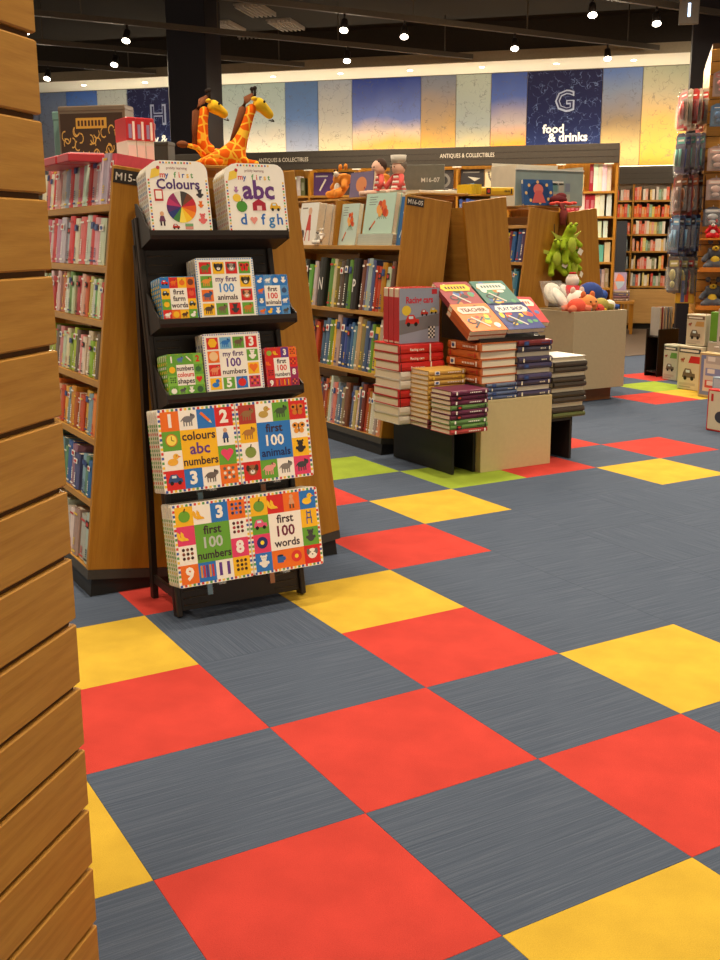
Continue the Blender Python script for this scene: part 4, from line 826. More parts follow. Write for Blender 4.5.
zt = stack(1.534, 2.563, .25, .29, .275, .0497, [(220, 212, 200), (222, 214, 200), RC, RC, (224, 216, 204), (220, 212, 200), RC, RC, RC], 'red racing cars book with white page edges', 'front', .004, 1, RCS)
stack(1.60, 2.371, .25, .24, .185, .0265, [(126, 60, 70), (130, 64, 74)] + [(206, 160, 70), (212, 168, 84)] * 5, 'yellow-brown activity book', 'front', .003, 2, 2)
stack(1.598, 2.155, .25, .24, .19, .026, [(190, 70, 70), (110, 150, 80), (106, 146, 84), (110, 46, 74), (112, 50, 80), (104, 140, 80), (108, 44, 72), (104, 40, 70), (106, 42, 74)], 'purple or green paperback', 'front', .003, 3, 0)
zb_ = stack(1.905, 2.252, .4, .205, .25, .0225, [(86, 100, 140), (96, 112, 150), (84, 98, 136), (110, 124, 150)], 'blue-grey book on the cream cube', 'front', .003, 4, 6)
stack(1.858, 2.25, zb_, .25, .30, .0445, [(200, 104, 48), (204, 108, 52), (196, 98, 44), (206, 112, 54), (200, 104, 50)], 'orange boxed activity book', 'left', .005, 5, 3, 2)
stack(2.112, 2.25, .4, .24, .25, .0315, [(74, 66, 96), (80, 72, 104), (70, 62, 92), (82, 74, 108), (72, 64, 94), (78, 70, 100), (70, 62, 90), (84, 76, 110), (74, 70, 90), (120, 44, 50)], 'dark violet boxed book', ['front', 'back', 'front'], .004, 6, 6)
stack(2.392, 2.272, .25, .245, .26, .0295, [(96, 104, 60), (70, 62, 56), (76, 66, 58), (72, 64, 58), (66, 60, 54), (78, 70, 62), (70, 62, 56), (74, 66, 60), (68, 60, 54), (76, 68, 60), (72, 64, 58), (200, 196, 186)], 'dark grey-brown boxed book', ['front', 'front', 'back'], .004, 7, None)
def car_art(W, H):
    P = Print(); P.rect(.002, .002, W - .002, H - .002, (150, 156, 176), 1); P.poly([(.002, .05), (W - .002, .09), (W - .002, .16), (.002, .13)], (120, 118, 124), 2)
    P.rect(W * .8, H * .88, W * .93, H * .97, (190, 40, 50), 2); P.text('Racing cars', W * .5, H * .73, .05, (200, 40, 60), 3, w=W * .66, bold=.03)
    for (u, v, s_, c) in ((.32, .42, .055, (206, 50, 40)), (.62, .55, .03, (190, 60, 50)), (.85, .58, .03, (220, 190, 60))): icon(P, 'car', W * u, H * v, s_, c, 3)
    P.ell(W * .18, H * .6, .03, .028, (230, 200, 60), 3)
    for i in range(4):
        for j in range(6): P.rect(W * .72 + i * .011, H * .08 + j * .011, W * .72 + i * .011 + .011, H * .08 + j * .011 + .011, (40, 36, 36) if (i + j) % 2 else (230, 226, 220), 4)
    return P
ca = car_art(.27, .305)
for k in range(3):
    o = face_book(T(1.545 + .004 * k, 2.585 + k * .062, zt + .001), 0, 0, 0, .27, .305, .052, ca, (206, 46, 50), f'red-spined racing cars book standing on its stack, {["front", "middle", "back"][k]} copy', 'standing racing cars books', tilt=0)
# tilted show copies on a wedge
wd_ = thing('display_wedge', 'black wedge holding the tilted activity books', 'stand', T(1.87, 2.29, zb_ + 5 * .0445 + .001)); MB().prism_x([(0, 0), (.30, 0), (.30, .19), (0, .005)], .01, .45).build('wedge', BLACKM, wd_); MB().box(0, .46, -.012, 0, 0, .02).build('front_lip', BLACKM, wd_)
def act_art(W, H, bg, title, tc, band, seed):
    P = Print(); P.rect(.002, .002, W - .002, H - .002, bg, 1); rr = random.Random(seed)
    for k in range(16): P.ell(rr.uniform(.03, W - .03), rr.uniform(.03, H - .03), rr.uniform(.01, .028), rr.uniform(.01, .026), rr.choice([(240, 200, 60), (206, 60, 60), (236, 230, 220), (80, 110, 170), (226, 130, 60), (90, 150, 110), (50, 50, 60)]), 2 + k * .15, 9)
    P.poly([(W * .14, H * .62), (W * .86, H * .62), (W * .93, H * .74), (W * .86, H * .88), (W * .14, H * .88), (W * .07, H * .74)], band, 6); P.text(title, W * .5, H * .69, .045, tc, 8, w=W * .68, bold=.03) if title else [P.rect(W * (.2 + k * .088), H * .70, W * (.255 + k * .088), H * .8, tc, 8) for k in range(7)]
    P.line(W * .2, H * .12, W * .6, H * .5, .012, (60, 56, 60), 6); P.line(W * .28, H * .5, W * .6, H * .14, .012, (200, 196, 190), 7); P.ell(W * .25, H * .35, .03, .024, (50, 46, 50), 6); P.ell(W * .25, H * .35, .02, .015, bg, 7)
    return P
_WD = FR((1.87, 2.29, zb_ + 5 * .0445 + .011), (1, 0, 0), (0, .535, .845), (0, -.845, .535))   # y up the slope is given by rotating below
def slope_book(x, s, w, h, t, art, rgb, label, lift=0, rz=0):
    # lies on the wedge: book x right, book z up the slope, book -y out of the slope
    sl2 = math.atan2(.19, .30)
    F = T(1.87 + x, 2.29, zb_ + 5 * .0445 + .013) @ RX(math.degrees(sl2) - 90) @ T(0, -(t + .002 + lift), s) @ RY(rz)
    o = board_book('book', w, h, t, .003, rgb, art); o.matrix_basis = F; tag(o, label, 'book', 'tilted activity books')
slope_book(-.06, .225, .235, .24, .03, act_art(.235, .24, (150, 50, 60), '', (60, 40, 30), (240, 196, 50), 2), (150, 60, 60), 'red and purple activity book with a yellow title, tilted at the back left', .03)
slope_book(.19, .225, .24, .24, .03, act_art(.24, .24, (70, 120, 110), '', (70, 110, 110), (230, 226, 214), 3), (80, 120, 110), 'teal green activity book with white oval title, tilted at the back', .03)
slope_book(.34, .10, .20, .25, .03, act_art(.20, .25, (196, 56, 60), '', (200, 60, 60), (236, 226, 200), 5), (196, 60, 60), 'red activity book tilted behind the play shop book', .004, 6)
slope_book(-.07, 0, .25, .25, .03, None, (190, 96, 50), 'orange teacher activity book, lower copy tilted beneath the top one')
slope_book(-.072, 0, .25, .25, .03, act_art(.25, .25, (226, 120, 46), 'TEACHER', (90, 60, 40), (236, 200, 190), 1), (206, 104, 50), 'orange teacher activity book tilted on top, with scissors picture', .032)
slope_book(.185, 0, .26, .25, .03, act_art(.26, .25, (56, 66, 130), 'PLAY SHOP', (40, 50, 110), (236, 230, 220), 4), (60, 70, 130), 'dark blue play shop activity book with white banner', .03)
MB().prism_x([(.301, 0), (.38, 0), (.38, .235), (.301, .19)], .02, .44).build('step', BLACKM, wd_)

# ------------------------------------------------------------------ bin of plush toys
bn = thing('display_bin', 'tall beige laminate bin heaped with soft toys', 'bin', T(3.94, 3.85, 0))
W2 = .55
for nm, a in (('front_panel', (0, W2, 0, .018, .105, .715)), ('side_panel', (0, .018, .018, W2, .105, .715)), ('side_panel', (W2 - .018, W2, .018, W2, .105, .715)), ('back_panel', (.018, W2 - .018, W2 - .018, W2, .105, .715)), ('tray_floor', (.018, W2 - .018, .018, W2 - .018, .62, .64))): MB().bbox(*a, .0015).build(nm, GREIGE, bn)
MB().bbox(.07, W2 - .07, .07, W2 - .07, 0, .105, .002).build('base', plain('base_brown', (120, 74, 40), .5), bn)
def blob_toy(x, y, z, r, rgb, label, accent, kind):
    r *= 1.12
    t = thing('plush_toy', label, 'plush toy', T(3.94 + x, 3.85 + y, z), 'soft toys in the beige bin')
    MB().ball((0, 0, r), (r * 1.15, r, r), 16, 10).build('body', PLUSH, t, None, rgb)
    if kind == 'stripe':
        MB().ball((0, 0, r * 2.3), (r * .8, r * .8, r * .75), 14, 9).build('head', PLUSH, t, None, accent)
        for k in range(3): MB().tube([(0, 0, r * (2.5 + k * .28)), (0, 0, r * (2.72 + k * .28))], [r * (.72 - k * .14), r * (.66 - k * .14)], 12).build('hat_stripe', PLUSH, t, None, (196, 40, 50) if k % 2 == 0 else (240, 232, 224))
    elif kind == 'ears':
        for s_ in (-1, 1): MB().ball((s_ * r * .6, 0, r * 1.95), (r * .32, r * .22, r * .42), 10, 7).build('ear', PLUSH, t, None, accent)
        for s_ in (-1, 1): MB().ball((s_ * r * .35, -r * .86, r * 1.3), r * .11, 8, 6).build('eye', DARKB, t)
        MB().ball((0, -r * .92, r * 1.0), (r * .3, r * .2, r * .2), 8, 6).build('muzzle', PLUSH, t, None, accent)
    elif kind == 'limbs':
        for a in (20, 140, 210, 320): ar = math.radians(a); MB().tube([(0, 0, r), (r * 1.7 * math.cos(ar), r * 1.5 * math.sin(ar), r * .8)], [r * .5, r * .38], 10).build('limb', PLUSH, t, None, accent)
    else:
        MB().ball((r * 1.2, -r * .2, r * .9), (r * .5, r * .4, r * .45), 10, 7).build('fin', PLUSH, t, None, accent); MB().ball((-r * .6, -r * .75, r * 1.25), r * .12, 8, 6).build('eye', DARKB, t)
zf = .675
MB().bbox(.03, W2 - .03, .03, W2 - .03, .64, .674, .004).build('fill_pad', GREIGE, bn)
blob_toy(.27, .34, zf + .10, .062, (226, 70, 76), 'plush toy with red and white striped hat at the back of the bin', (240, 226, 216), 'stripe')
blob_toy(.20, .20, zf + .04, .068, (240, 234, 224), 'white round plush toy in the middle of the bin', (226, 200, 190), 'ears')
blob_toy(.38, .25, zf + .06, .085, (48, 70, 140), 'dark blue plush fish in the bin', (60, 90, 170), 'fin')
blob_toy(.22, .10, zf + .01, .068, (236, 150, 84), 'orange plush ball with ears at the bin front', (220, 120, 70), 'ears')
blob_toy(.10, .09, zf - .001, .062, (236, 92, 70), 'coral red plush toy at the front left of the bin', (240, 130, 100), 'limbs')
blob_toy(.18, .06, zf + .015, .034, (90, 170, 160), 'little teal plush toy at the bin edge', (120, 190, 180), 'ears')
blob_toy(.36, .10, zf + .01, .055, (176, 160, 80), 'olive green plush toy on the right of the bin', (150, 140, 70), 'limbs')
blob_toy(.47, .12, zf + .02, .042, (232, 226, 216), 'small white plush toy at the right corner of the bin', (60, 90, 170), 'limbs')
blob_toy(.44, .36, zf + .04, .07, (226, 214, 200), 'cream plush toy at the back right of the bin', (200, 150, 130), 'ears')
blob_toy(.30, .06, zf + .00, .040, (206, 70, 60), 'small red plush toy at the bin front', (236, 190, 60), 'fin')
def bag_pack(x, y, z, w, h, rx, rz, label):
    t = thing('bagged_toy', label, 'plush toy', T(3.94 + x, 3.85 + y, z) @ RZ(rz) @ RX(rx), 'bagged white toys in the beige bin')
    MB().ball((w / 2, -.035, h / 2), (w * .42, .03, h * .42), 14, 9).build('toy', PLUSH, t, None, (236, 230, 218))
    mb = MB(); rr = random.Random(int(x * 100)); mb.smooth = False
    pts = [(0, 0), (w, 0), (w, h), (0, h)]; nx, nz = 7, 6; vs = []
    for s_ in (-1, 1):
        for j in range(nz + 1):
            for i in range(nx + 1):
                e = min(i, nx - i, j, nz - j); vs.append((w * i / nx, -.035 + s_ * (.0 if e == 0 else .034 + rr.uniform(-.006, .01)), h * j / nz))
    fs = []; o = (nx + 1) * (nz + 1)
    for j in range(nz):
        for i in range(nx):
            a = j * (nx + 1) + i; fs.append((a, a + 1, a + nx + 2, a + nx + 1)); fs.append((o + a, o + a + nx + 1, o + a + nx + 2, o + a + 1))
    mb.add(vs, fs); mb.build('plastic_bag', CLEAR, t)
bag_pack(-.02, .14, zf + .03, .20, .22, -38, 30, 'white toy in a clear crinkled bag at the left of the bin')
bag_pack(.03, .40, zf + .05, .20, .22, -30, -10, 'white toy in a clear bag at the back left of the bin')
bag_pack(.17, .32, zf + .10, .14, .15, -40, 20, 'white toy in a clear bag below the green plush')
# ------------------------------------------------------------------ green plush dragons hung between the panels
LIME = (158, 186, 34)
def dragon(M, label, k, tagged=True):
    r = thing('plush_dragon', label, 'plush toy', M @ SC(k, k, k), 'lime green plush dragons')
    N = dict(b=((0, 0, 0), .075), c=((0, 0, .09), .062), n=((0, -.01, .14), .05), h=((0, -.03, .20), .07), s=((.03, -.09, .19), .042), a1=((-.09, -.03, .06), .03), a2=((-.12, -.07, -.02), .034), a3=((.09, -.03, .06), .03), a4=((.13, -.07, .0), .034), l1=((-.06, -.03, -.09), .036), l2=((-.07, -.07, -.17), .042), l3=((.06, -.03, -.09), .036), l4=((.12, -.07, -.16), .042))
    skin('body', N, [('b', 'c'), ('c', 'n'), ('n', 'h'), ('h', 's'), ('c', 'a1'), ('a1', 'a2'), ('c', 'a3'), ('a3', 'a4'), ('b', 'l1'), ('l1', 'l2'), ('b', 'l3'), ('l3', 'l4')], PLUSH, r, None, LIME)
    for s_ in (-1, 1):
        w = MB(); w.prism_y([(0, .05), (s_ * .13, .09), (s_ * .20, .17), (s_ * .12, .13), (s_ * .07, .12)][::1 if s_ > 0 else -1], .03, .045); w.build('wing', PLUSH, r, None, (196, 206, 90))
        MB().ball((s_ * .035, -.075, .235), .02, 10, 7).build('eye_bump', PLUSH, r, None, (176, 200, 60)); MB().ball((s_ * .035, -.094, .238), .007, 8, 6).build('eye', DARKB, r)
    MB().ball((0, -.062, .03), (.055, .03, .08), 12, 8).build('belly', PLUSH, r, None, (184, 204, 70))
    MB().tube([(0, .03, .22), (0, .05, .34), (0, .06, .42)], .004, 6).build('hanging_cord', DARKB, r)
    if tagged: MB().prism_y([(-.03, -.02), (.02, -.05), (.05, 0), (0, .03)], -.105, -.102).build('paper_tag', WHITEP, r, T(.07, 0, -.03))
dragon(T(4.42, 4.50, 1.19), 'lime green plush dragon hanging in front, the topmost of three', .80)
dragon(T(4.33, 4.55, 1.08) @ RZ(-18), 'lime green plush dragon hanging lower left behind the top one', .72)
dragon(T(4.48, 4.53, 1.00) @ RZ(16), 'lime green plush dragon hanging lowest right of the three', .72)
rd = thing('plush_toy', 'dark red ruffled plush toy hung above the green dragons', 'plush toy', T(4.47, 4.70, 1.537))
MB().ball((0, 0, .045), (.085, .06, .04), 14, 9).build('body', PLUSH, rd, None, (96, 28, 34)); MB().ball((.03, 0, .075), (.05, .04, .03), 12, 8).build('hood', PLUSH, rd, None, (110, 34, 38))
for k in range(6): MB().ball((-.11 + k * .045, -.06, .012 + .006 * (k % 2)), (.032, .03, .014), 10, 6).build('ruffle', PLUSH, rd, None, (220, 80, 70))
MB().tube([(-.03, -.08, .0), (-.05, -.13, -.06), (-.06, -.14, -.16)], [.03, .035, .028], 10).build('tail', PLUSH, rd, None, (140, 60, 56))
# ------------------------------------------------------------------ third gondola contents
B17 = [(60, 90, 150), (80, 70, 110), (50, 80, 160), (70, 110, 180), (90, 80, 100), (226, 190, 60), (150, 60, 60), (60, 100, 160)]
book_row(G17L, -.5, -.03, .012, SH17[3], B17, (.03, .055), (.2, .27), (.15, .18), 'the upper shelf left of the dragons', 'hardback book', seed=11)
book_row(G17L, -.5, -.03, .012, SH17[2], [(70, 120, 160), (226, 150, 150), (196, 180, 70), (90, 120, 130), (110, 150, 180)], (.03, .055), (.22, .28), (.15, .18), 'the second shelf left of the dragons', 'hardback book', seed=12)
book_row(G17L, -.5, -.03, .012, SH17[1], [(90, 110, 90), (60, 60, 56), (120, 150, 110), (190, 190, 170)], (.03, .055), (.22, .28), (.15, .18), 'the third shelf left of the dragons', 'hardback book', seed=13)
tr_ = thing('cardboard_tray', 'large pale blue-grey cardboard display tray on the bookcase top', 'tray', T(4.14, 4.86, 1.537))
for nm, a, c in (('front_panel', (0, .74, 0, .006, 0, .29), (150, 168, 170)), ('side_panel', (0, .006, .006, .34, 0, .33), (232, 220, 196)), ('side_panel', (.734, .74, .006, .34, 0, .33), (200, 200, 190)), ('back_panel', (.006, .734, .334, .34, 0, .36), (226, 220, 206)), ('rim', (-.004, .744, -.004, .008, .29, .302), (240, 238, 230))): MB().box(*a).build(nm, COVER, tr_, None, c)
P = Print()
for i in range(4):
    for j in range(2): P.rect(.33 + i * .07, .03 + j * .09, .385 + i * .07, .10 + j * .09, [(120, 130, 150), (190, 150, 120), (100, 140, 140), (170, 170, 160)][(i + j) % 4], 1)
P.rect(.34, .175, .52, .205, (226, 226, 220), 1); P.build('tray_print', tr_)
P = Print(); P.rect(.003, .003, .297, .207, (44, 84, 140), 1); P.ell(.15, .10, .11, .09, (30, 60, 110), 2, 20); P.ell(.15, .13, .05, .045, (206, 110, 100), 3); P.poly([(.08, .02), (.22, .02), (.18, .12), (.12, .12)], (196, 90, 90), 4)
for a in range(8): P.ell(.15 + .125 * math.cos(a * .8), .105 + .085 * math.sin(a * .8), .014, .014, (220, 180, 120), 3, 8)
face_book(T(4.14, 4.74, 1.537), 0, 0, 0, .30, .21, .03, P, (50, 90, 150), 'blue picture book with a pink figure leaning on the pale tray', rz=-4, tilt=8)
# ------------------------------------------------------------------ antiques bookcase
def tall_case(F, x0, x1, ups, boards, label, fas, depth=.32, base=None, name='bookcase'):
    r = thing(name, label, 'bookcase', F)
    MB().box(x0, x1, depth - .015, depth, 0, fas[1]).build('back_panel', WOOD, r)
    for x in (x0, x1 - .03): MB().bbox(x, x + .03, -.005, depth, 0, fas[1], .002).build('end_panel', WOOD, r)
    for x in ups: MB().bbox(x - .012, x + .012, 0, depth - .015, .05, fas[0], .002).build('upright', WOOD, r)
    for z in boards: MB().box(x0 + .03, x1 - .03, .004, depth - .015, z - .024, z).build('shelf', WOODX, r)
    fa = MB().bbox(x0, x1, -.02, .015, fas[0], fas[1], .003).build('fascia', DARKGREY, r)
    for k in (1, 2): MB().box(x0, x1, -.0215, -.02, fas[0] + (fas[1] - fas[0]) * k / 3 - .002, fas[0] + (fas[1] - fas[0]) * k / 3 + .002).build('groove', BLACKM, fa)
    if base: MB().bbox(x0 + .03, x1 - .03, -.02, depth - .02, .08, base, .003).build('base_cabinet', WOODFL, r); MB().box(x0 + .03, x1 - .03, .02, depth - .02, 0, .08).build('plinth', BLACKL, r)
    else: MB().box(x0 + .03, x1 - .03, .01, depth - .02, 0, .1).build('plinth', BLACKL, r)
    return r, fa
AU = [-4.05 + .575 * k for k in range(-1, 7)] 
ab = [.1, .42, .74, 1.015, 1.273, 1.498, 1.758]
ar_, af = tall_case(ANT, -5.6, 0.0, [-5.2, -4.6, -4.02, -3.44, -2.87, -2.30, -1.73, -1.165, -.60], ab, 'long dark-topped antiques and collectibles bookcase across the back', (2.045, 2.245))
for x in (-3.735, -1.62):
    P = Print(); P.text('ANTIQUES & COLLECTIBLES', x, 2.135, .062, (214, 206, 190), 3, w=.6, bold=.008); P.build('lettering', af, T(0, -.022, 0))
for x in (-5.2, -4.6, -4.02, -3.44, -2.87, -2.30, -1.73, -1.165, -.60, -.1): MB().box(x - .05, x + .05, -.022, -.018, 2.03, 2.043).build('label_holder', WHITEP, af)
# right bay: tall pale and crimson volumes
book_row(ANT, -.585, -.36, .03, ab[6], [(190, 130, 100), (228, 214, 180), (214, 200, 170)], (.03, .05), (.16, .24), (.16, .2), 'the top shelf of the last antiques bay', 'collectors book', small=True, seed=20)
book_row(ANT, -.30, -.05, .03, ab[6], [(160, 36, 56), (232, 226, 214), (228, 222, 212), (234, 228, 218), (226, 220, 208)], (.04, .05), (.27, .285), (.16, .2), 'the top right of the last antiques bay', 'tall volume', small=True, seed=21)
book_row(ANT, -.585, -.05, .03, ab[5], [(170, 36, 50), (176, 40, 52), (166, 34, 48), (160, 30, 46), (226, 214, 196), (170, 36, 50), (168, 36, 50), (232, 226, 214), (228, 220, 208), (230, 224, 214)], (.04, .055), (.22, .235), (.16, .2), 'the second shelf of the last antiques bay', 'tall volume', small=True, seed=22)
book_row(ANT, -.585, -.05, .03, ab[4], [(226, 220, 210), (220, 212, 200), (190, 186, 180), (150, 150, 150), (226, 220, 210)], (.035, .05), (.17, .2), (.16, .2), 'the third shelf of the last antiques bay', 'pale volume', small=True, seed=23)
book_row(ANT, -.585, -.30, .03, ab[3], [(200, 190, 170), (180, 176, 160)], (.04, .05), (.19, .23), (.16, .2), 'the fourth shelf of the last antiques bay', 'pale volume', small=True, seed=24)
face_book(ANT, -.28, .03, ab[3] + .001, .16, .18, .05, None, (110, 196, 180), 'turquoise box standing on the fourth antiques shelf'); face_book(ANT, -.11, .03, ab[3] + .001, .06, .21, .05, None, (232, 218, 180), 'narrow cream box beside the turquoise box')
book_row(ANT, -.585, -.05, .03, ab[2], [(150, 140, 120), (100, 110, 120), (190, 180, 160)], (.03, .05), (.19, .23), (.16, .2), 'the fifth shelf of the last antiques bay', 'volume', small=True, seed=25)
MIX = [(226, 220, 206), (150, 140, 120), (70, 110, 90), (190, 200, 190), (60, 100, 90), (176, 60, 60), (170, 50, 56), (60, 60, 110), (80, 70, 110), (200, 190, 170), (110, 120, 120)]
book_row(ANT, -1.15, -.63, .03, ab[6], MIX, (.026, .042), (.11, .18), (.14, .2), 'the top shelf of the second-last antiques bay', 'collectors book', small=True, seed=26)
def dark_art(W, H, bg, kind):
    P = Print(); P.rect(.003, .003, W - .003, H - .003, bg, 1)
    if kind == 'bird': P.poly([(W * .3, H * .7), (W * .85, H * .62), (W * .6, H * .5)], (200, 196, 180), 2); P.poly([(W * .1, H * .35), (W * .6, H * .42), (W * .5, H * .25)], (90, 140, 170), 2); P.rect(W * .1, H * .85, W * .8, H * .9, (150, 146, 140), 2)
    elif kind == 'neck':
        for q_ in range(15): a = PI * q_ / 14; P.ell(W * .5 + W * .34 * math.cos(a), H * .85 - H * .42 * math.sin(a), W * .05, W * .05, (110, 100, 90), 2, 8); P.ell(W * .5 + W * .2 * math.cos(a), H * .85 - H * .26 * math.sin(a), W * .035, W * .035, (150, 140, 120), 2.5, 8)
        P.ell(W * .5, H * .55, W * .09, H * .08, (40, 110, 90), 4); P.ell(W * .5, H * .33, W * .06, H * .1, (110, 100, 90), 3)
    elif kind == 'plate': P.ell(W * .5, H * .55, W * .36, H * .32, (120, 116, 110), 2, 20); P.ell(W * .5, H * .55, W * .24, H * .2, (40, 38, 38), 3, 20)
    else: P.line(W * .3, H * .2, W * .6, H * .7, .02, (226, 220, 206), 2); P.rect(W * .1, H * .8, W * .7, H * .86, (180, 176, 170), 2)
    return P
for x, w, bg, kd, lb in ((-1.70, .26, (44, 40, 42), 'bird', 'dark jacketed art book with a white bird on the antiques shelf'), (-1.43, .255, (222, 206, 168), 'neck', 'cream jewellery book with a bead necklace cover'), (-2.02, .24, (52, 46, 46), 'plate', 'dark art book with a round plate beside the grey sign'), (-3.40, .24, (84, 56, 110), 'pen', 'purple art book with a white pen stroke'), (-3.14, .22, (60, 52, 56), 'pen', 'dark art book right of the purple one'), (-2.84, .25, (50, 42, 40), 'plate', 'dark plate book behind the rag dolls'), (-2.55, .22, (120, 90, 60), 'bird', 'brown art book behind the pale-capped doll')):
    face_book(ANT, x, .05, ab[6] + .002, w, .255, .03, dark_art(w, .255, bg, kd), bg, lb, 'face-out art books', tilt=4)
book_row(ANT, -4.0, -3.47, .03, ab[6], [(206, 200, 180), (90, 100, 60), (220, 214, 196), (140, 120, 80)], (.04, .06), (.18, .22), (.14, .2), 'the top shelf behind the giraffes', 'collectors book', small=True, seed=50)
book_row(ANT, -1.71, -1.19, .03, ab[5], B17, (.035, .06), (.17, .21), (.14, .2), 'the second antiques shelf below the necklace book', 'collectors book', small=True, seed=66)
# ------------------------------------------------------------------ far bookcase with base cabinets
FB = [.604, .84, 1.088, 1.321, 1.552, 1.782]
tall_case(FAR, -9.0, 1.4, [-.87, -.303, .217, .78], FB, 'far tall bookcase of colourful paperbacks with wooden base cabinets', (2.0, 2.21), .5, .56)
FC = [(220, 110, 80), (232, 170, 150), (236, 228, 210), (140, 146, 110), (214, 80, 66), (232, 192, 110), (230, 222, 206), (240, 140, 80), (130, 146, 150), (234, 160, 140), (236, 228, 214), (226, 208, 120), (140, 180, 154), (214, 206, 196), (236, 110, 80), (236, 226, 208)]
for bi, (a, b_, nm) in enumerate([(-.6, -.32, 'left'), (-.287, .2, 'middle'), (.233, .62, 'right')]):
    for k, z in enumerate(FB):
        rr = random.Random(bi * 10 + k); pal = FC[:]; rr.shuffle(pal)
        if k == 4: pal = [(230, 100, 40), (236, 120, 50), (214, 70, 44), (226, 160, 90), (240, 130, 60), (220, 80, 60), (150, 190, 150), (226, 206, 90)]
        x = a; n_ = 0
        while True:
            t = rr.uniform(.024, .042)
            if x + t > b_: break
            h = rr.uniform(.13, .185)
            if rr.random() < .08: x += t * .7; continue
            FBK.append((FAR, x, .03 + rr.uniform(0, .012), z, t, .13, h, pal[n_ % len(pal)])); n_ += 1
            x += t + .001
P = Print()
for (F, x, y0, z, t, d, h, c) in FBK:
    y1 = y0 + d; k4 = t * .1; o = len(P.v)
    vs = [(x, y0, z), (x + t, y0, z), (x + t, y1, z), (x, y1, z), (x, y0, z + h), (x + t, y0, z + h), (x + t, y1, z + h), (x, y1, z + h), (x + k4, y0 + .003, z + h - .003), (x + t - k4, y0 + .003, z + h - .003), (x + t - k4, y1, z + h - .003), (x + k4, y1, z + h - .003), (x + t * .5, y0 - .003, z), (x + t * .5, y0 - .003, z + h),
          (x + t * .2, y0 - .0035, z + h * .3), (x + t * .8, y0 - .0035, z + h * .3), (x + t * .8, y0 - .0035, z + h * .75), (x + t * .2, y0 - .0035, z + h * .75)]
    P.v += [tuple(F @ Vector(v_)) for v_ in vs]
    lt = lin(tuple(int(v_ * .6 + 90) for v_ in c)); cc = lin(c)
    for f_, c2 in (((0, 12, 13, 4), cc), ((12, 1, 5, 13), cc), ((1, 2, 6, 5), cc), ((2, 3, 7, 6), cc), ((3, 0, 4, 7), cc), ((0, 3, 2, 1), cc), ((8, 9, 10, 11), lin((228, 216, 192))), ((4, 13, 5, 9, 8), cc), ((14, 15, 16, 17), lt)): P.f.append([o + q_ for q_ in f_]); P.c.append(c2)
tag(put('distant_books', P.mesh('distant_books')), 'rows of small colourful books filling the two back bookcases', 'books', None, 'stuff')
# added uplight bar, hidden behind the far fascia, to brighten mural and soffit
def added_wash(F, x0, x1, y, z, n, label, pw):
    r = thing('added_wash_bar', label, 'added lamp', F); MB().box(x0, x1, y, y + .05, z, z + .03).build('housing', RAIL, r); MB().box(x0, x1, y + .005, y + .045, z + .03, z + .034).build('diffuser', WASHM, r)
    for k in range(n):
        L = bpy.data.lights.new('added_wash_light', 'AREA'); L.shape = 'RECTANGLE'; L.size = (x1 - x0) / n; L.size_y = .04; L.energy = pw; L.color = (1, .86, .62)
        o = bpy.data.objects.new('added_wash_light', L); C.objects.link(o); o.parent = r; o.matrix_basis = T(x0 + (k + .5) * (x1 - x0) / n, y + .025, z + .04) @ RX(180 - 12)
added_wash(FAR, -9.0, 1.4, .05, 2.212, 6, 'added unseen light bar on the far bookcase brightening mural and soffit', 11)
# ------------------------------------------------------------------ slatted bench with books, easel
be = thing('slatted_bench', 'low wooden bench with a slatted front before the far bookcase', 'bench', FAR @ T(-1.05, -.95, 0))
MB().bbox(0, .84, 0, .42, .40, .44, .004).build('top', WOODX, be)
for k in range(14): MB().bbox(.02 + k * .058, .05 + k * .058, .01, .03, .06, .40, .002).build('slat', WOOD, be)
for x in (.01, .79):
    for y in (.02, .36): MB().bbox(x, x + .04, y, y + .04, 0, .40, .003).build('leg', WOOD, be)
for k in range(4): flat_book(FAR @ T(-.66, -.85, .44 + k * .034), .38, .26, .033, [(150, 130, 130), (160, 120, 140), (130, 120, 150), (190, 170, 160)][k], f'mauve-grey book lying on the slatted bench, {nth(k + 1)} from the bottom', 'books on the slatted bench', spine=k)
P = Print()
for k, c in enumerate([(230, 130, 90), (196, 170, 190), (150, 130, 180), (220, 150, 130), (170, 190, 210)]): P.ell(.14, .13, .125, .12, c, 1 + k * .1, 4, k * 1.2566, (k + 1) * 1.2566)
face_book(FAR @ T(-.62, -.82, .577), 0, 0, 0, .29, .26, .02, P, (170, 150, 190), 'book with a pastel starburst cover leaning on the bench stack', tilt=24)
es = thing('easel_board', 'slim dark blue easel board leaning beside the antiques bookcase', 'easel', FAR @ T(-.53, -.45, 0) @ RX(-5)); MB().bbox(0, .17, 0, .02, .12, 1.5, .003).build('board', plain('slate_blue', (52, 56, 66), .6), es)
for x in (.01, .14): MB().tube([(x + .01, .03, .005), (x + .01, .02, 1.3)], .01, 8).build('leg', BLACKM, es)
MB().tube([(.085, .34, -.024), (.085, .03, 1.2)], .01, 8).build('prop_leg', BLACKM, es)
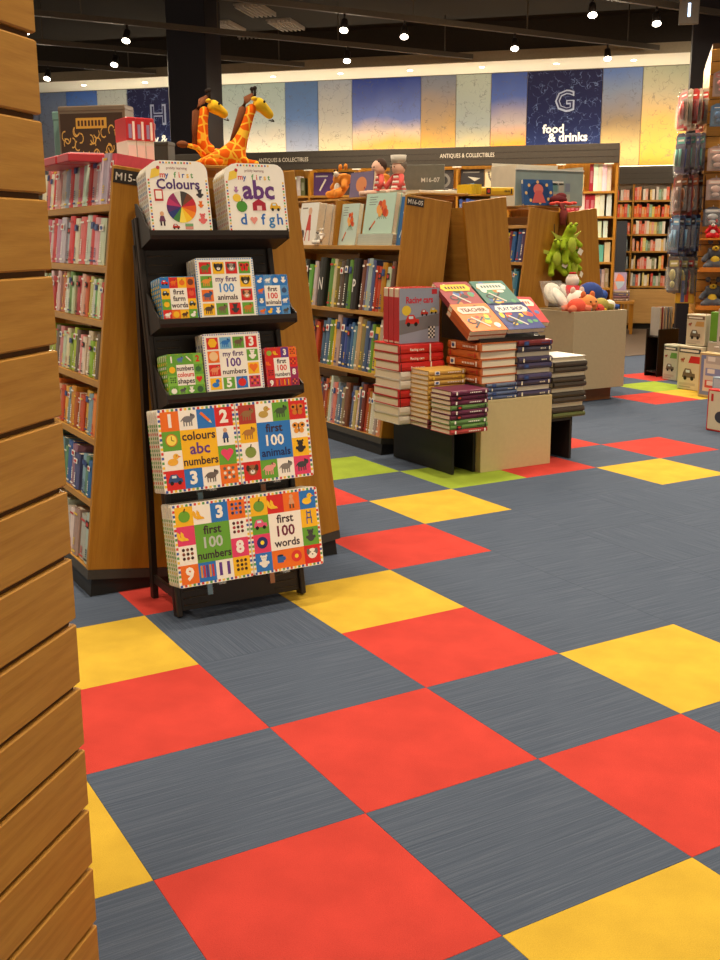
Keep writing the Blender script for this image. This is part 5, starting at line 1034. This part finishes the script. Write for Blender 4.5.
# ------------------------------------------------------------------ right column with hanging toy packs
RC_ = FR((5.70, 4.26, 0), (Q, -Q, 0), (Q, Q, 0), (0, 0, 1))       # x right along the front face, y back along the left face
rc = slat_column(RC_ @ T(1.0, 0, 0), 1.0, 1.2, 2.85, .1, 'wooden slat-board column hung with toy packs on the right')
def pack(M, w, h, card, toy, label, grp, kind=0):
    r = thing('toy_pack', label, 'toy pack', M, grp)        # card hangs below the hook point: x across, y thickness, z up
    cd = MB(); cd.prism_y([(-w / 2, -h), (w / 2, -h), (w / 2, -.02), (w * .2, 0), (-w * .2, 0), (-w / 2, -.02)], 0, .002); cd.build('card', COVER, r, None, card)
    bl = MB(); bl.prism_y(rounded(w * .8, h * .62, .012), -.028, 0); bl.build('blister', CLEAR, r, T(-w * .4, 0, -h * .93))
    if kind == 0: t = MB(); t.tube([(0, -.014, -h * .88), (0, -.014, -h * .6), (0, -.014, -h * .36)], [.012, .022, .012], 10)
    elif kind == 1: t = MB(); t.ball((0, -.014, -h * .5), (w * .28, .012, h * .16), 12, 8); t.ball((0, -.014, -h * .76), (w * .2, .012, h * .1), 12, 8)
    else: t = MB(); t.tube([(-w * .25, -.014, -h * .85), (-w * .2, -.014, -h * .4)], .012, 8); t.tube([(w * .1, -.014, -h * .85), (w * .15, -.014, -h * .4)], .012, 8)
    t.build('toy', COVER, r, None, toy)
    P = Print(); P.rect(-w * .4, -h * .27, w * .4, -h * .1, toy, 1); P.rect(-w * .3, -h * .21, w * .3, -h * .16, (240, 236, 228), 2); P.build('card_print', r)
rows = [(2.50, .27, 0, [(176, 160, 140), (150, 120, 96), (186, 56, 52)], [(196, 60, 50), (150, 140, 100)], 'red and beige'), (2.14, .29, 2, [(110, 96, 112), (96, 88, 120), (130, 116, 130)], [(90, 170, 160), (70, 90, 160)], 'teal and white'),
        (1.80, .31, 1, [(84, 48, 40), (110, 64, 46), (150, 56, 62)], [(110, 60, 40), (196, 120, 70)], 'dark brown'), (1.46, .29, 2, [(60, 74, 120), (90, 110, 150), (70, 66, 90)], [(110, 160, 200), (50, 46, 56)], 'blue and dark'), (1.10, .30, 1, [(100, 100, 104), (116, 104, 100), (84, 88, 98)], [(190, 180, 120), (160, 60, 60)], 'grey and silver')]
for ri, (z, h, kd, cards, toys, nm) in enumerate(rows):
    for hi, yb in enumerate((.06, .34, .62)):
        zz = z - .04 * (ri % 2) * (hi % 2)
        MB().tube([(-1.0, yb, zz), (-1.225, yb, zz), (-1.235, yb, zz + .015)], .0035, 6).build('hook', CHROME, rc)
        for k in range(5):
            rnd = random.Random(ri * 31 + hi * 7 + k)
            M = RC_ @ T(-.03 - k * .042, yb, zz + .004) @ RZ(-62 + rnd.uniform(-9, 9)) @ RY(rnd.uniform(-4, 4))
            pack(M, .15 + rnd.uniform(-.01, .01), h + .03 + rnd.uniform(-.02, .01), cards[(k + hi) % 3], toys[k % 2], f'{nm} toy pack, {nth(k + 1)} from the column on the {["near", "middle", "back"][hi]} hook, {nth(ri + 1)} row down', 'toy packs hanging on the right column', kd)
# goods on the front face of the column
for k, (x, z, w, h, c, t_, lb) in enumerate([(.10, 2.62, .15, .2, (206, 180, 170), (230, 150, 150), 'pink round toy pack on the column front, topmost'), (.09, 2.36, .14, .18, (120, 150, 180), (90, 130, 180), 'light blue toy pack on the column front, second down'), (.10, 2.02, .16, .2, (190, 160, 150), (220, 180, 170), 'pale pink toy pack on the column front, third down'), (.10, 1.76, .15, .18, (176, 150, 146), (226, 190, 180), 'rose-grey toy pack on the column front, fourth down'), (.09, 1.52, .15, .16, (90, 90, 100), (190, 190, 196), 'dark grey toy pack on the column front, fifth down')]):
    MB().tube([(x - 1.0, 0, z + .002), (x - 1.0, -.12, z + .002), (x - 1.0, -.128, z + .015)], .0035, 6).build('hook', CHROME, rc)
    for q_ in range(2): pack(RC_ @ T(x, -.1 + q_ * .04, z), w, h, c, t_, lb + (', front pack' if q_ == 0 else ', pack behind it'), 'packs on the column front', 1)
for k, (z, c) in enumerate(((.98, (206, 120, 36)), (.66, (214, 130, 40)))):
    sh = MB(); sh.bbox(-1.0, -.2, -.26, 0, z, z + .012, .002).bbox(-1.0, -.2, -.265, -.26, z, z + .04, .002); sh.build('shelf_tray', plain('amber_acrylic', (206, 122, 40), .25), rc)
    for q_ in range(3): ani_plush(RC_ @ T(.13 + q_ * .24, -.12, z + .012), f'grey plush cat with yellow feet, {nth(q_ + 1)} from the left on the {["upper", "lower"][k]} amber tray', (92, 94, 104), 1.0, (226, 186, 60), grp='grey plush cats on amber trays')
ani_plush(RC_ @ T(.10, -.10, 1.26), 'red and white plush toy above the grey cats', (200, 36, 44), .6, (236, 226, 220)); sh = MB(); sh.bbox(-1.0, -.5, -.2, 0, 1.245, 1.26, .002).build('shelf_tray', plain('amber_acrylic', (206, 122, 40), .25), rc)
# black rack and floor boxes in front
RKF = T(5.745, 4.87, 0) @ FX @ SC(.64, 1, 1)
rk = thing('magazine_rack', 'black low rack of comics at the foot of the toy column', 'rack', RKF)
for a in ((0, .018, 0, .26, 0, .44), (.232, .25, 0, .26, 0, .44)): MB().bbox(*a, .003).build('side_panel', BLACKM, rk)
MB().bbox(.018, .232, .01, .25, .36, .378, .002).build('shelf', BLACKM, rk); MB().bbox(.018, .232, .01, .25, .03, .05, .002).build('shelf', BLACKM, rk); MB().bbox(.018, .232, .24, .258, 0, .44, .002).build('back_panel', BLACKM, rk)
for k in range(5): face_book(RKF @ T(.03 + .004 * k, .03 + k * .035, .379), 0, 0, 0, .18, .26, .016, None, [(190, 186, 180), (150, 60, 60), (170, 170, 170), (120, 120, 130), (196, 190, 180)][k], f'comic standing in the black rack, {nth(k + 1)} from the front', 'comics in the black rack', tilt=0)
def floor_box(x, y, w, d, h, rgb, label, art, rz=0, z=0):
    o = MB().bbox(0, w, 0, d, 0, h, .004).build('toy_box', COVER, None, T(x, y, z + .001) @ FX @ RZ(rz), rgb); tag(o, label, 'box', 'boxed toys round the slat column')
    MB().box(w * .3, w * .7, d * .45, d * .55, h, h + .004).build('flap_tape', WHITEP, o)
    if art: art.build('box_print', o)
def toy_art(W, H, c1, c2):
    P = Print(); P.rect(.006, H * .84, W - .006, H * .95, c1, 1); P.rect(.02, H * .87, W - .03, H * .92, (232, 226, 214), 2)
    P.poly([(W * .45, H * .62), (W * .95, H * .62), (W * .95, H * .78), (W * .55, H * .78)], c2, 1); icon(P, 'animal', W * .2, H * .68, W * .12, (160, 80, 60), 2); icon(P, 'car', W * .5, H * .36, W * .34, (110, 96, 80), 2)
    P.rect(W * .1, H * .1, W * .8, H * .16, (190, 180, 160), 1); P.rect(W * .1, H * .05, W * .6, H * .08, (170, 160, 140), 1); return P
floor_box(5.68, 4.575, .17, .12, .32, (214, 214, 190), 'pale box with a green panel standing on the floor left', toy_art(.17, .32, (70, 80, 80), (110, 160, 80)))
floor_box(5.33, 4.07, .25, .16, .37, (220, 212, 186), 'pale box with a red panel standing on the floor in the middle', toy_art(.25, .37, (70, 76, 80), (200, 50, 50)))
floor_box(5.36, 4.03, .20, .13, .26, (216, 204, 178), 'pale box standing on top of the red-panelled box', toy_art(.20, .26, (120, 100, 80), (190, 150, 90)), 0, .376)
def frame_art(W, H):
    P = Print(); P.rect(.02, .02, W - .02, H - .02, (120, 136, 176), 1); P.rect(.05, .05, W - .05, H - .05, (216, 208, 190), 2)
    for k in range(3): P.rect(.07, .08 + k * H * .27, W - .07, .08 + k * H * .27 + H * .17, [(200, 90, 80), (140, 150, 190), (190, 180, 170)][k], 3); P.rect(.09, .1 + k * H * .27, W * .55, .1 + k * H * .27 + H * .1, (232, 226, 216), 4)
    return P
floor_box(5.12, 3.65, .30, .09, .36, (206, 182, 130), 'cream framed box with blue and red print upright on the floor', frame_art(.30, .36))
floor_box(5.24, 3.62, .30, .12, .40, (190, 176, 168), 'large pinkish-grey box behind the cream framed box', None)
floor_box(5.245, 3.60, .28, .10, .30, (186, 176, 176), 'flat pinkish-grey box on top of the large pinkish-grey box', (lambda P: (P.rect(.01, .01, .27, .29, (196, 184, 180), 1), P.rect(.03, .04, .05, .08, (60, 56, 60), 2), P)[-1])(Print()), 0, .406)
floor_box(5.37, 3.80, .12, .06, .42, (196, 190, 176), 'pale plain box carrying the green pack', None)
floor_box(5.375, 3.79, .10, .03, .24, (112, 170, 60), 'bright green narrow pack behind the boxes', None, 6, .426)
P = Print(); P.rect(.012, .012, .228, .268, (214, 200, 170), 1); P.ell(.12, .1, .05, .04, (60, 60, 70), 2); P.rect(.03, .2, .05, .25, (190, 40, 40), 2)
floor_box(3.96, 2.52, .24, .06, .28, (206, 40, 40), 'red box with a cream face at the right edge of the picture', P)
floor_box(4.04, 2.56, .24, .05, .35, (150, 170, 190), 'light blue box behind the red one at the right edge', (lambda P: (P.rect(.012, .012, .228, .338, (176, 190, 200), 1), P)[-1])(Print()))
floor_box(4.11, 2.50, .24, .05, .33, (200, 70, 66), 'second red box behind the light blue one at the right edge', None)
P = Print()
for k in range(4): P.rect(.01 + k * .035, .01, .04 + k * .035, .20, [(214, 160, 40), (90, 100, 160), (190, 60, 50), (220, 180, 60)][k], 1)
yb_ = MB().bbox(0, .16, 0, .1, 0, .24, .003).build('toy_box', COVER, None, RC_ @ T(-.17, .03, .70), (214, 170, 50)); tag(yb_, 'yellow and purple striped box above the black rack', 'box'); P.build('box_print', yb_); MB().bbox(0, .16, .0, .1, .24, .245, .001).build('lid', COVER, yb_, None, (220, 180, 60))
